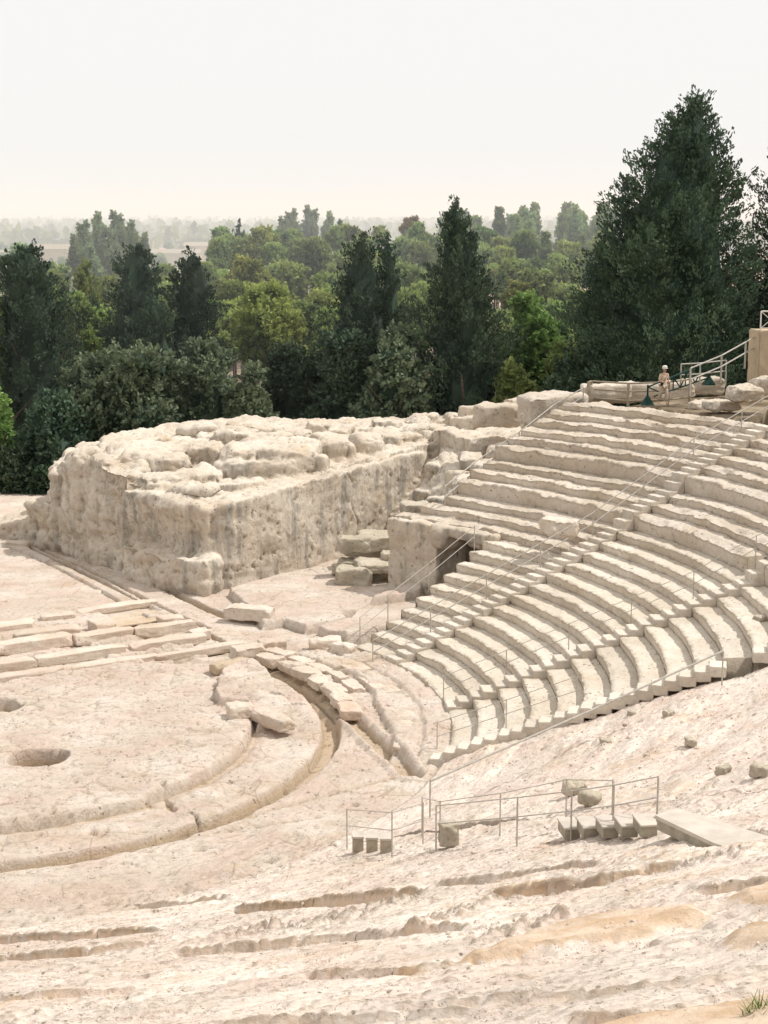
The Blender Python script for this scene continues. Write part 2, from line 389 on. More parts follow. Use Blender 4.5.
# ---- seating rows
def seat_row(name, k, tha, thb, mat, parent, erode=.3, rise=None, ds=.07, seed=0):
    r = R0+DR*k; zt = ztop(k); zb = ztop(k-1) if k > 0 else 0.0
    if rise is not None: zb = zt-rise
    h = zt-zb
    n = max(6, int(r*R(abs(thb-tha))/ds))
    th = np.linspace(tha, thb, n)
    nr = 9 if h > .5 else 6
    prof = [(.07-.05*(i/(nr-1)), h*(i/(nr-1))*.80, .35*i/(nr-1)) for i in range(nr)]
    prof = [(.10, -.10, 0)]+prof+[(.03, h*.90, .8), (.07, h*.965, 1.0), (.13, h, 1.0)]
    for i in range(1, 14):
        t = i/13; prof.append((.13+t*(DR+.06-.13), h-.035*math.sin(t*math.pi)-.04*(t > .62)*(1 if k % 2 else .5), max(0, 1-t*2.2)))
    prof = np.array(prof, np.float32)
    rr = r+prof[:, 0][:, None]+0*th[None]; zz = zb+prof[:, 1][:, None]+0*th[None]; wn = prof[:, 2][:, None]+0*th[None]
    s = r*np.radians(th)[None]+0*rr
    e = fbm(s*.0+s, 0*s+k*7.7+seed, 0*s, 2.2, 3)          # broken lengths
    e2 = fbm(s, 0*s+k*3.3+seed+40, 0*s, .6, 3); gone = sst(.42, .60, fbm(s, 0*s+k*5.9+seed, 0*s, 1.7, 2))*(erode > .4)
    er = erode*np.clip(.40+1.1*e+(.12 if erode < .5 else .35)*e2, 0, 1.6)
    rr = rr+er*.24*wn; zz = zz-gone*.16*np.clip(wn, .3, 1)*(prof[:, 1][:, None] > h*.5); rr = rr+gone*.10*wn
    zz = zz-er*.26*wn*(h/.36)**.5
    # joints between blocks
    jw = (s+7.3*math.sin(k*2.1+seed))/(.95+.3*math.sin(k*1.7)); jd = np.abs(jw-np.round(jw))
    zz = zz-.035*sst(.035, .0, jd)*(prof[:, 1][:, None] > h*.5); rr = rr+.03*sst(.05, .0, jd)*(prof[:, 1][:, None] <= h*.99)
    x, y = pol(rr, th[None]+0*rr)
    a = .03+.03*erode
    nA = fbm(x, y, zz, .55, 4, .6); nB = fbm(x+31, y, zz, .8, 3)
    drr = a*.6*nB-(.03*sst(.25,.5,perlin(x*5,y*5,zz*5)))*0
    zz = zz+a*nA*(prof[:, 0][:, None] > .02)
    big = fbm(x, y, zz+50, 2.6, 2)*.07*(.5+erode); zz = zz+big
    ar = np.radians(th)[None]; x = x+drr*np.cos(ar); y = y+drr*np.sin(ar)
    pits = sst(.30, .5, perlin(x*4.2, y*4.2, zz*4.2)); x = x+.05*pits*np.cos(ar)*(prof[:, 1][:, None] < h*.9); y = y+.05*pits*np.sin(ar)*(prof[:, 1][:, None] < h*.9)
    P = np.stack([x, y, zz], -1)
    # end skirts
    lo = P[:, :1].copy(); lo[..., 2] -= 1.4; hi = P[:, -1:].copy(); hi[..., 2] -= 1.4
    P = np.concatenate([lo, P, hi], 1)
    return link(name, np_mesh(name, P, grid_faces(P.shape[0], P.shape[1]), mat), parent)
ANG = dict(S0=51.0, S1=28.71, S2=6.48, S3=-10.9, S4=-39.5)
def wedge(label, tha, thb, ks, mat, erode, seed, ero_fn=None):
    x, y = pol(R0+DR*ks[0], (tha+thb)/2)
    t = empty('seating_wedge', (x, y, ztop(ks[0])-DZ), 0, label, 'stone seating', 'rock-cut wedges of seating')
    for k in ks:
        a, b = tha, thb
        if ero_fn: a, b, e = ero_fn(k, a, b)
        else: e = erode
        ob = seat_row('seat_row', k, a, b, mat, t, e, seed=seed)
        ob.matrix_parent_inverse = Matrix.Translation(t.location).inverted()
    return t
SW = .42   # half width of a stair
def off(k, w=SW): return math.degrees(w/(R0+DR*k))
wedge('lowest seats in the narrow wedge left of the first railed stair', ANG['S1'], 40, range(0, 10), M['seat'], .35, 1,
      lambda k, a, b: (a+off(k), 37.9+.32*k, .3))
wedge('upper seats running left over the tunnel mouth towards the gap', ANG['S1'], 51, range(10, 22), M['seat_upper'], .5, 2,
      lambda k, a, b: (a+off(k), {10:54.6, 11:52.6}.get(k, 50.8-.2*max(0, k-13)), .5+.3*(k > 16)+(.5 if k in (14,) else 0)))
wedge('regular lower seats between the first and second stairs', ANG['S2'], ANG['S1'], range(0, 13), M['seat'], .3, 3,
      lambda k, a, b: (a+off(k), b-off(k), .24))
wedge('taller worn seats above the podium right of the first stair', ANG['S2'], ANG['S1'], range(13, 26), M['seat_upper'], .5, 4,
      lambda k, a, b: (a+off(k)+(2 if k == 13 else 0), b-off(k), .55+.02*(k-13)))
wedge('short curved seats between the second and third stairs', ANG['S3'], ANG['S2'], range(0, 16), M['seat'], .4, 5,
      lambda k, a, b: (a+off(k), b-off(k), .30))
print('seats', time.time()-T0)

# ---- worn slopes: near side of the bowl
def plane_z(r):
    return .35+.366*(r-R0)+0*r
def ray_slope(px, py):
    v = 512-py; dY = F*CP+v*SP; dZ = v*CP-F*SP; t = 60.0; prev = 60.0
    ts = np.arange(11, 60, .02); xx = (px-384)/dY*ts; zz = H+dZ/dY*ts; hit = zz < plane_z(np.hypot(xx-CX, ts-CY))
    i = int(np.argmax(hit)); return float(xx[i]), float(ts[i]), float(plane_z(np.hypot(xx[i]-CX, ts[i]-CY)))
EARTH = [([(500,935),(560,915),(620,905),(690,899),(702,906),(650,922),(560,938),(470,948)], 'narrow ochre earth strip along a worn ledge in the foreground'),
         ([(550,1024),(640,1006),(735,992),(790,985),(790,1050),(530,1050)], 'ochre earth in front of the grass tuft, bottom right'),
         ([(722,928),(745,918),(790,915),(790,934),(740,937)], 'small ochre earth patch at the right edge, middle'),
         ([(735,890),(760,877),(795,872),(795,896),(750,900)], 'upper ochre earth patch at the right edge')]
EARTH = [([ray_slope(*q)[:2] for q in p_], l_) for p_, l_ in EARTH]
LEDGES = [([(-20,931),(80,925),(163,917)], .24, 1.2), ([(-20,948),(90,940),(158,931)], .22, .9), ([(232,900),(330,891),(425,879)], .30, 1.1),
          ([(486,884),(600,866),(684,847)], .32, 1.1), ([(150,1014),(300,1002),(480,990)], .12, .9), ([(300,960),(420,950),(520,936)], .12, .8), ([(560,1006),(680,996),(742,984)], .16, .7), ([(500,944),(620,922),(708,906)], .16, .8), ([(-20,985),(140,975)], .10, .8), ([(380,992),(560,976),(700,962)], .10, .6), ([(170,942),(330,925),(470,912)], .16, .9), ([(430,876),(520,862),(600,850)], .18, .7), ([(-20,908),(120,900),(230,888)], .16, .9), ([(690,878),(790,862)], .2, .8)]
LEDGES = [(sorted(ray_slope(*q)[:2] for q in p_), d_, w_) for p_, d_, w_ in LEDGES]
CORAL = [([(225,925),(300,915),(410,893)], .45), ([(420,915),(500,888),(600,868),(740,842)], .40), ([(480,930),(560,905)], .3)]
CORAL = [([ray_slope(*q)[:2] for q in p_], w_) for p_, w_ in CORAL]
SLAB = [(655,815),(678,808),(800,846),(810,874),(714,843)]
_zs = ray_slope(684, 832); ZSLAB = _zs[2]+.15
SLAB = [at(a, b, ZSLAB) for a, b in SLAB]
def worn_z(r, th, x, y, e0):
    kk = (r-R0)/DR; k = np.floor(kk); f = kk-k
    w3 = sst(-44, -36, th)
    st = .366*DR
    base = .35+st*(k+.5); prev = base-st
    sarc = r*np.radians(th)
    er = np.clip(e0+.25*w3+.9*fbm(x, y, 0*x+11, 5.0, 2)+.2*fbm(x, y, 0*x+13, 1.2, 2), .1, 1)
    w = .15+.85*er
    stp = prev+(base-prev)*sst(0, 1, np.clip(f/w, 0, 1)) if False else prev+(base-prev)*np.clip(f/w, 0, 1)
    z = stp-.10*er
    z = np.where(k < 0, .02, z)
    # long low strata following the rows
    z += fbm(sarc*.35, r*1.0, 0*x+21, 1.6, 3)*.10+fbm(sarc*.6, r, 0*x+22, .5, 3)*.045
    z += fbm(x, y, 0*x+23, .22, 3, .6)*.022
    tq = fbm(sarc*.42, r, 0*x+91, 2.0, 4, .55)*6+r*.35; z += .05*(terr_n(tq, .2)-tq)
    tq = fbm(sarc*.5+40, r*1.1, 0*x+95, .8, 3, .55)*5; z += .010*(terr_n(tq, .2)-tq)
    rough = sst(.05, .5, perlin(x*.35, y*.35, 0*x+77))
    z += rough*(fbm(x, y, 0*x+25, .7, 4, .6)*.11)
    cav = perlin(x*1.7, y*1.7, 0*x+31)+.5*perlin(x*4, y*4, 0*x+3); z -= .10*sst(.50, .72, cav)
    pk = perlin(x*5.5, y*5.5, 0*x+41); z -= .07*sst(.36, .5, pk); pk = perlin(x*2.9, y*3.6, 0*x+47); z -= .12*sst(.50, .62, pk)
    z = z+.12*w3
    return z
def earth_mask(x, y):
    m = 0*x
    for P_, _ in EARTH: m = np.maximum(m, sst(-.35, .3, poly_sd(x, y, P_)+.35*fbm(x, y, 0*x, .9, 4)))
    for pts, dp, wid in LEDGES:
        xs_ = [p[0] for p in pts]; d = np.interp(x, xs_, [p[1] for p in pts])-y
        m = np.maximum(m, (.38+dp*.5)*sst(.45, .1, np.abs(d-.12))*sst(xs_[0]-.05, xs_[0]+.3, x)*sst(xs_[-1]+.05, xs_[-1]-.3, x))
    return m+.45*sst(.25, .6, fbm(x, y, 0*x+140, 2.2, 4))
def worn_slope(label, tha, thb, ka, kb, mat, e0, ds, extra=None, lift=0., rows_per=1):
    x0, y0 = pol(R0+DR*ka, (tha+thb)/2)
    t = empty('worn_slope', (x0, y0, ztop(ka)-.5), 0, label, 'rock slope', 'worn slopes of former seating')
    k = ka
    while k < kb:
        k2 = min(kb, k+rows_per)
        ra, rb = R0+DR*k, R0+DR*k2
        nr = int((rb-ra)/ds)+1; nt_ = int(rb*R(abs(thb-tha))/ds)+1
        rr, tt = np.meshgrid(np.linspace(ra, rb, nr), np.linspace(tha, thb, nt_), indexing='ij')
        rr = rr.astype(np.float32); tt = tt.astype(np.float32)
        x, y = pol(rr, tt); z = worn_z(rr, tt, x, y, e0)
        if extra: z = extra(x, y, rr, tt, z)
        if k == ka:   # a skirt at the foot
            x = np.concatenate([x[:1], x]); y = np.concatenate([y[:1], y]); z = np.concatenate([z[:1]-.8, z])
        P = np.stack([x, y, z], -1)
        lo = P[:, :1].copy(); lo[..., 2] -= 1.0; hi = P[:, -1:].copy(); hi[..., 2] -= 1.0
        P = np.concatenate([lo, P, hi], 1)
        me = np_mesh('worn_row', P, grid_faces(P.shape[0], P.shape[1]), mat)
        at2 = me.attributes.new('earth', 'FLOAT', 'POINT'); at2.data.foreach_set('value', np.ascontiguousarray(earth_mask(P[..., 0], P[..., 1]), np.float32).ravel())
        ob = link('worn_row', me, t)
        ob.matrix_parent_inverse = Matrix.Translation(t.location).inverted()
        k = k2
    return t
worn_slope('rubbly worn slope between the third stair and the lowest footbridge', -40.2, ANG['S3']-.9, 0, 24, M['near'], .85, .06, None)
def fore(x, y, r, th, z):
    # surviving seat fronts: a small cliff, then a flat tread on the camera's side
    wv = .08*fbm(x, y, 0*x, 2.2, 2)
    for pts, dp, wid in LEDGES:
        xs_ = [p[0] for p in pts]; yl = np.interp(x, xs_, [p[1] for p in pts]); d = yl-y+wv
        ends = sst(xs_[0]-.05, xs_[0]+.25, x)*sst(xs_[-1]+.05, xs_[-1]-.25, x)
        z = z-dp*ends*sst(-.05, .06, d)*np.clip(1-d/wid, 0, 1)+.35*dp*ends*sst(-.8, -.1, d)*(d < 0)
    for pts, wd in CORAL:
        d = np.full(x.shape, 9., np.float32)
        for a_, b_ in zip(pts[:-1], pts[1:]): d = np.minimum(d, rotated_seg_dist(x, y, a_, b_))
        m = sst(wd, wd*.3, d+2*wv)
        z = z+m*(.11*np.abs(fbm(x, y, 0*x+61, .34, 3, .65))*2-.14*sst(.1, .4, perlin(x*6, y*6, 0*x+9))+.04)
    z = np.where(poly_sd(x, y, SLAB) > -.1, np.minimum(z, ZSLAB-.25), z)
    for P_, _ in EARTH:
        m = sst(-.25, .2, poly_sd(x, y, P_)+.2*fbm(x, y, 0*x, .9, 3))
        z = z*(1-.9*m)+(plane_z(r)-.03+.05*fbm(x, y, 0*x, .6, 4))*.9*m
    return z
worn_slope('long worn ledges of bedrock filling the foreground', -98, -40.2, 0, 37, M['near'], 1.6, .038, fore)
print('slopes', time.time()-T0)
# ================================================================== rocks by voxel remesh
def remesh(bm, voxel, name='rock'):
    me = bpy.data.meshes.new(name); bm.to_mesh(me); bm.free()
    ob = bpy.data.objects.new(name, me); COL.objects.link(ob)
    md = ob.modifiers.new('r', 'REMESH'); md.mode = 'VOXEL'; md.voxel_size = voxel
    dg = bpy.context.evaluated_depsgraph_get(); ev = ob.evaluated_get(dg)
    out = bpy.data.meshes.new_from_object(ev)
    bpy.data.objects.remove(ob); bpy.data.meshes.remove(me)
    return out
def displace(me, fn):
    n = len(me.vertices); co = np.empty(n*3, np.float32); me.vertices.foreach_get('co', co); co = co.reshape(-1, 3)
    nn = np.empty(n*3, np.float32); me.vertex_normals.foreach_get('vector', nn); nn = nn.reshape(-1, 3)
    co = fn(co, nn); me.vertices.foreach_set('co', np.ascontiguousarray(co, np.float32).ravel()); me.update()
def smooth_me(me, it=2):
    bm = bmesh.new(); bm.from_mesh(me)
    for _ in range(it): bmesh.ops.smooth_vert(bm, verts=bm.verts, factor=.5, use_axis_x=True, use_axis_y=True, use_axis_z=True)
    bm.to_mesh(me); bm.free()
def prism(bm, pts, z0, z1, shrink=0.):
    cx = sum(p[0] for p in pts)/len(pts); cy = sum(p[1] for p in pts)/len(pts)
    zt = z1 if isinstance(z1, (list, tuple)) else [z1]*len(pts)
    lo = [bm.verts.new((p[0], p[1], z0)) for p in pts]
    hi = [bm.verts.new((p[0]+(cx-p[0])*shrink, p[1]+(cy-p[1])*shrink, zz)) for p, zz in zip(pts, zt)]
    n = len(pts)
    bm.faces.new(lo[::-1]); bm.faces.new(hi)
    for i in range(n): bm.faces.new((lo[i], lo[(i+1) % n], hi[(i+1) % n], hi[i]))
    bmesh.ops.recalc_face_normals(bm, faces=bm.faces[:])
def lump(bm, c, s, rz=0, e=.55, tilt=0):
    """rounded boulder: superellipsoid"""
    r = bmesh.ops.create_icosphere(bm, subdivisions=3, radius=1)
    Mx = Matrix.Translation(c) @ Matrix.Rotation(rz, 4, 'Z') @ Matrix.Rotation(tilt, 4, 'X')
    for v in r['verts']:
        p = v.co.normalized(); m = (abs(p.x)**(1/e*2)+abs(p.y)**(1/e*2)+abs(p.z)**(1/e*2))**(e/2)
        p = p/m
        v.co = Mx @ Vector((p.x*s[0], p.y*s[1], p.z*s[2]))
def rock_noise(co, nn, big=.22, mid=.09, fine=.035, flute=0., seed=0., frac=.10):
    x, y, z = co[:, 0]+seed, co[:, 1], co[:, 2]
    up = nn[:, 2]
    d = big*fbm(x, y, z, 2.8, 2)+mid*fbm(x, y, z, .85, 3, .55)+fine*fbm(x, y, z, .22, 2, .6)
    if flute:
        side = 1-sst(.3, .8, np.abs(up))
        d = d+flute*side*(fbm(x*.7, y*.7, z*.16, .9, 3, .5))
    d = d+frac*(terr_n(fbm(x, y, z*1.5+30, 2.6, 3)*4.5, .22)/4.5)+frac*.5*(terr_n(fbm(x+9, y, z*1.3+60, 1.0, 2)*3.5, .2)/3.5)
    pit = perlin(x*2.6, y*2.6, z*2.6)+.4*perlin(x*6, y*6, z*6)
    d = d-.10*sst(.42, .62, pit)*(fine/.035)
    return co+nn*d[:, None]
def finish_rock(me, mat, name, parent=None, voxel_smooth=1, **kw):
    if voxel_smooth: smooth_me(me, voxel_smooth)
    displace(me, lambda c, n: rock_noise(c, n, **kw))
    me.polygons.foreach_set('use_smooth', np.full(len(me.polygons), True, bool))
    me.materials.clear(); me.materials.append(mat)
    return link(name, me, parent)

# ---- the great rock mass left
bm = bmesh.new()
prism(bm, [(-18.0,87.8),(-16.2,84.9),(-14.6,82.8),(-13.0,81.6),(-12.3,83.6),(-13.4,87),(-16.6,90.5)], 0, [4.6,5.0,5.2,4.9,5.2,5.3,5.0], .02)
prism(bm, [(-9.6,78.0),(-8.7,77.2),(-7.6,77.6),(-6.6,78.4),(-5.2,79.9),(-4.2,81.6),(-1.5,85.9),(3.3,93.2),(4.0,97),(5,106),(-13,107),(-18.5,98),(-18.9,92),(-17.9,87.4),(-14.9,83.0),(-12.2,80.4)],
      -.8, [4.0,3.9,4.1,4.3,4.45,4.5,4.55,4.6,4.6,4.6,4.3,4.2,4.2,4.1,4.3,4.2], .004)
prism(bm, [(-8.5,75.9),(-7.9,77.2),(-9.4,79.2),(-12.6,81.0),(-13.1,79.9),(-11.1,77.7)], -.8, 1.65)            # bench at the corner
prism(bm, [(-19.6,88.6),(-17.0,85.6),(-15.2,83.4),(-15,88),(-18,92)], -.8, [2.2,2.4,2.4,2.4,2.2])   # low left toe
prism(bm, [(-22.2,89.4),(-19.0,88.1),(-17,89),(-19,94),(-22,93)], -.8, [.6,1.6,1.9,1.6,.6])
lump(bm, (-15.9,85.6,3.1), (.95,1.3,2.55), .5, .5)       # tall rounded stack
lump(bm, (-17.3,87.5,2.5), (.8,1.0,2.1), .4, .4)
lump(bm, (-14.6,83.9,3.0), (.7,1.2,2.55), .7, .4)
lump(bm, (-13.2,82.9,2.7), (.6,1.1,2.3), .8, .5)
prism(bm, [(-13.4,82.6),(-12.2,81.2),(-10.6,80.9),(-9.0,82.4),(-11,84.5)], 3.5, [4.5,4.45,4.5,4.6,4.7])
lump(bm, (-10.4,82.6,4.5), (2.1,.8,.35), .3, .3)
lump(bm, (-7.2,80.9,4.45), (1.5,.7,.3), .9, .3)
prism(bm, [(-15.6,86.6),(-14.2,85.0),(-11.6,84.6),(-9.2,86.0),(-5.6,86.2),(-3.3,88.4),(.6,95.0),(3.6,98.6),(4.5,106),(-12.5,106),(-16.8,97)],
      3, [4.95,4.95,4.9,4.8,4.8,4.85,4.9,4.9,4.8,4.6,4.7], .01)
lump(bm, (-12.1,85.6,4.75), (1.9,1.3,.75), -.05, .45)
lump(bm, (-12.6,88.0,5.0), (2.4,1.5,.6), .35, .4, .05)
lump(bm, (-9.6,86.9,5.1), (1.0,1.0,.75), .1, .5)
lump(bm, (-6.1,85.9,5.05), (2.5,1.7,.82), .12, .42)       # the big smooth round boulder
lump(bm, (-6.6,84.6,4.7), (2.1,.9,.65), .15, .4)
lump(bm, (-5.7,87.4,5.35), (2.3,1.4,.5), .1, .5)
lump(bm, (-2.6,88.6,5.1), (1.0,1.0,.75), .2, .5)
lump(bm, (-.9,90.6,5.0), (.9,.9,.75), .5, .5)
rr_ = random.Random(5)
for i in range(38):
    t = rr_.random(); bx = -13.5+16.5*t; by = 88.5+6*t+rr_.random()*9
    s = rr_.uniform(.45, 1.25)
    lump(bm, (bx, by, 4.78+.0*(by-88)/14+rr_.uniform(-.12,.15)), (s*rr_.uniform(.8,1.6), s*.9, rr_.uniform(.3,.6)), rr_.uniform(0,3), rr_.uniform(.2,.4))
for (px, py, s) in ((330,452,.6),(352,448,.7),(372,443,.6),(392,442,.7),(412,441,.6),(428,438,.6),(340,436,.8),(362,428,.7),(392,424,.8),(420,424,.7),(318,462,.6),(170,452,.9),(300,440,.6)):
    bx, by = at(px, py, 5.0); lump(bm, (bx, by, 4.85), (s, s*.85, .55), rr_.uniform(0,3), .45)
prism(bm, [(-2.6,85.8),(-1.4,86.7),(3.2,93.6),(1.6,94.6),(-3.6,87.6)], 3, [4.6,4.8,5.0,5.1,4.75])   # flat rim above the right wall
prism(bm, [(3.0,93.2),(4.3,90.2),(6.4,87.0),(8.9,84.6),(12,87),(24,98),(18,112),(2,110)], -.5, [5.6,5.7,5.8,6.1,6.3,6.2,4.4,4.4], .0)
prism(bm, [(2.9,91.5),(3.5,80.4),(4.3,78.9),(6.0,80.3),(9.0,84.2),(9,95),(3.2,94)], 1, [3.9,3.7,4.5,5.2,6.1,6.0,4.9])
prism(bm, [(.2,88.6),(1.9,80.6),(3.2,79.6),(4.0,80.5),(3.9,92.5),(2.7,92.8)], -.4, [1.2,1.2,3.0,4.0,4.9,4.3])
for (a_, b_, c_) in ((2.2,84,2.6),(2.9,82.4,3.2),(2.3,87,2.8),(3.0,89,3.9),(1.6,82.2,1.9)): lump(bm, (a_, b_, c_), (.6,.5,.35), a_*3, .35)
for (a_, b_, c_) in ((4.2,80.9,4.4),(4.0,83.4,4.5),(5.2,82.4,5.0),(4.6,86.2,4.9),(6.2,84.6,5.6),(5.4,89,5.3)): lump(bm, (a_, b_, c_), (.8,.6,.4), a_, .4)
prism(bm, [(4.0,97.0),(8,96.2),(13,95),(17,98),(14,108),(4,108)], 4, [5.9,6.1,6.2,5.9,4.8,4.8])
prism(bm, [(-11.3,80.9),(-9.9,79.4),(-8.6,78.6),(-8,80.5),(-10.5,83)], 3, [4.35,4.5,4.55,4.5,4.5])
me = remesh(bm, .095)
rockmass = empty('rock_mass', (-8, 84, 0), 0, 'huge flat-topped block of streaked bedrock with boulders on its top', 'rock outcrop')
def rm_disp(co, nn):
    x, y, z = co.T
    lf = sst(-6.5, -9.5, x)[:, None]; c2 = rock_noise(co, nn, .22, .06, .03, .20, 0, .30); c1 = rock_noise(co, nn, .10, .04, .03, .02, 0, .10); tp = sst(.3, .7, nn[:, 2])[:, None]; c1 = c1*(1-tp)+rock_noise(co, nn, .12, .07, .04, 0, 0, .28)*tp; co = c1*(1-lf)+c2*lf
    # crack down the right wall
    d = np.abs((x+1.55)+.10*np.sin(z*3)+.12*(z-2))
    front = (nn[:, 2] < .5) & (y < 90)
    co = co-nn*(.12*sst(.07, 0, d)*front)[:, None]
    # niche
    q = np.maximum(np.abs(x-2.3)/.45, np.abs(z-3.0)/1.0); co = co-nn*(.22*sst(1.1, .9, q)*front*(x > 1.2))[:, None]
    return co
smooth_me(me, 1); displace(me, rm_disp)
me.polygons.foreach_set('use_smooth', np.full(len(me.polygons), True, bool)); me.materials.clear(); me.materials.append(M['cliff'])
o = link('rock_body', me, rockmass); o.matrix_parent_inverse = Matrix.Translation(rockmass.location).inverted()
print('rockmass', len(me.vertices), time.time()-T0)

# ---- gateway block beside the tunnel mouth
def p2(r, th): a, b = pol(r, th); return (float(a), float(b))
gate = empty('tunnel_gateway', (*p2(24.5, 46), 0), 0, 'square rock pier and lintel around a dark tunnel mouth under the seats', 'gateway')
def child(o, t):
    o.matrix_parent_inverse = Matrix.Translation(t.location).inverted(); return o
bm = bmesh.new()
prism(bm, [p2(25.45, 55.0), p2(25.2, 48.0), p2(27.2, 47.6), p2(30, 47.5), p2(32, 49.5), p2(32, 50.2), p2(27.4, 50.8), p2(26.3, 54.4)], -.3, [3.80,3.80,3.9,4.7,5.6,5.6,3.9,3.85])
o = child(finish_rock(remesh(bm, .08), M['cliff'], 'pier', gate, 2, big=.10, mid=.06, fine=.03, seed=4), gate)
bm = bmesh.new()
prism(bm, [p2(25.25, 49), p2(25.25, 40.0), p2(27.2, 40.0), p2(27.2, 49)], 3.35, [3.8,3.8,3.85,3.85])
lump(bm, (*p2(25.7, 47.6), 3.25), (.75,.6,.55), .7, .6); lump(bm, (*p2(25.8, 43.2), 3.35), (.5,.6,.35), .7, .6)
o = child(finish_rock(remesh(bm, .08), M['cliff'], 'lintel', gate, 2, big=.05, mid=.06, fine=.02, seed=9), gate)
bm = bmesh.new()
prism(bm, [p2(25.5, 42.4), p2(25.5, 37), p2(33, 37), p2(33, 42.8)], -.3, 3.6)
o = child(finish_rock(remesh(bm, .1), M['cliff'], 'inner_wall', gate, 2, big=.10, mid=.06, fine=.02, seed=19), gate)
bm = bmesh.new()
prism(bm, [p2(31.5, 49), p2(31.5, 40), p2(33, 40), p2(33, 49)], -.3, 4.2)
o = child(finish_rock(remesh(bm, .12), M['cliff'], 'back_wall', gate, 2, big=.10, mid=.06, fine=.02, seed=29), gate)

# ---- single stones
def stone(name, c, s, rz, label, cat, group=None, mat='block', e=.22, tilt=(0,0), amp=1., voxel=None, seed=0):
    """one block: rounded box, displaced. c = centre of its base"""
    n = 15
    bm = bmesh.new(); bmesh.ops.create_cube(bm, size=2)
    bmesh.ops.subdivide_edges(bm, edges=bm.edges[:], cuts=n, use_grid_fill=True)
    for v in bm.verts:
        p = v.co; m = (abs(p.x)**(2/e)+abs(p.y)**(2/e)+abs(p.z)**(2/e))**(e/2); q = p/m
        v.co = Vector((q.x, q.y, q.z))
    rq = random.Random(int(c[0]*97+c[1]*31))
    for _ in range(int(7+3*amp)):
        nv = Vector((rq.gauss(0,1), rq.gauss(0,1), rq.gauss(.15,.8))).normalized()
        lim = (abs(nv.x)+abs(nv.y)+abs(nv.z))*rq.uniform(.70, .93)
        for v in bm.verts:
            dd = v.co.dot(nv)-lim
            if dd > 0: v.co -= nv*dd*.95
    for v in bm.verts: v.co = Vector((v.co.x*s[0]/2, v.co.y*s[1]/2, v.co.z*s[2]/2+s[2]/2))
    me = bpy.data.meshes.new(name); bm.to_mesh(me); bm.free()
    me.materials.append(M[mat]); sd = seed or random.uniform(0, 900)
    def f(co, nn):
        x, y, z = co[:, 0]+sd, co[:, 1]+sd*.3, co[:, 2]; k = min(s)
        d = amp*(.12*k*fbm(x, y, z, max(s)*.6, 2)+.055*fbm(x, y, z, .5, 3, .6)+.02*fbm(x, y, z, .15, 2))
        return co+nn*d[:, None]
    displace(me, f)
    me.polygons.foreach_set('use_smooth', np.full(len(me.polygons), True, bool))
    o = link(name, me); o.location = c; o.rotation_euler = (tilt[0], tilt[1], rz)
    tag(o, label, cat, group); return o
# stage foundation blocks (u along the stage, v away from the orchestra)
G1 = 'foundation blocks of the stage building'
def fb(u, v, L, W, Hh, z, label, rz=0, mat='block', e=.16):
    x, y = uvp(u, v); return stone('foundation_block', (x, y, z-.05), (L, W, Hh+.05), R(32)+rz, label, 'stone block', G1, mat, e, amp=.7)
FB = [
 (11.2,4.95,3.6,.55,.28,.10,'long low foundation block nearest the orchestra, right end'),
 (7.3,5.0,3.5,.6,.30,.10,'long low foundation block bordering the orchestra, middle of its row'),
 (3.6,5.05,3.4,.6,.36,.10,'pale foundation block bordering the orchestra at the left picture edge'),
 (10.4,6.4,2.9,.6,.34,.22,'second row foundation block with chipped front, right of the notch'),
 (6.6,6.5,3.3,.65,.34,.22,'second row foundation block left of the notch'),
 (3.2,6.4,2.6,.6,.36,.24,'second row foundation block cut by the left picture edge'),
 (11.0,8.0,2.4,.65,.40,.34,'squared foundation block beside the drains, third row'),
 (8.3,8.3,2.2,.7,.42,.34,'third row foundation block in the middle of the stage ruins'),
 (5.3,8.6,3.3,.8,.44,.34,'broad pale foundation block at the left of the third row'),
 (12.0,9.6,1.1,.8,.36,.26,'small cube-like foundation block by the ochre floor'),
 (8.9,9.8,.9,1.3,.5,.26,'upright squared block left of the ochre floor'),
 (6.6,10.4,2.5,.8,.36,.26,'fourth row foundation block behind the upright squared block'),
 (10.9,12.9,3.2,.7,.32,.30,'rearmost foundation block beyond the ochre floor'),
 (7.9,12.5,1.5,.7,.30,.34,'rearmost middle foundation block with flat top'),
 (5.4,11.9,2.2,.8,.34,.34,'rearmost left foundation block near the shaded floor'),
 (12.1,6.9,.8,.7,.36,.22,'stubby block at the right end of the second row'),
]
for a in FB: fb(a[0], a[1], a[2]*(1.16 if a[2] > 2 else 1), *a[3:])
x, y = uvp(11.1, 11.0)
o = stone('paved_patch', (x, y, .27), (3.2, 1.9, .10), R(32), 'flat ochre floor patch enclosed by foundation blocks', 'paving', None, 'earth', .12, amp=.3)
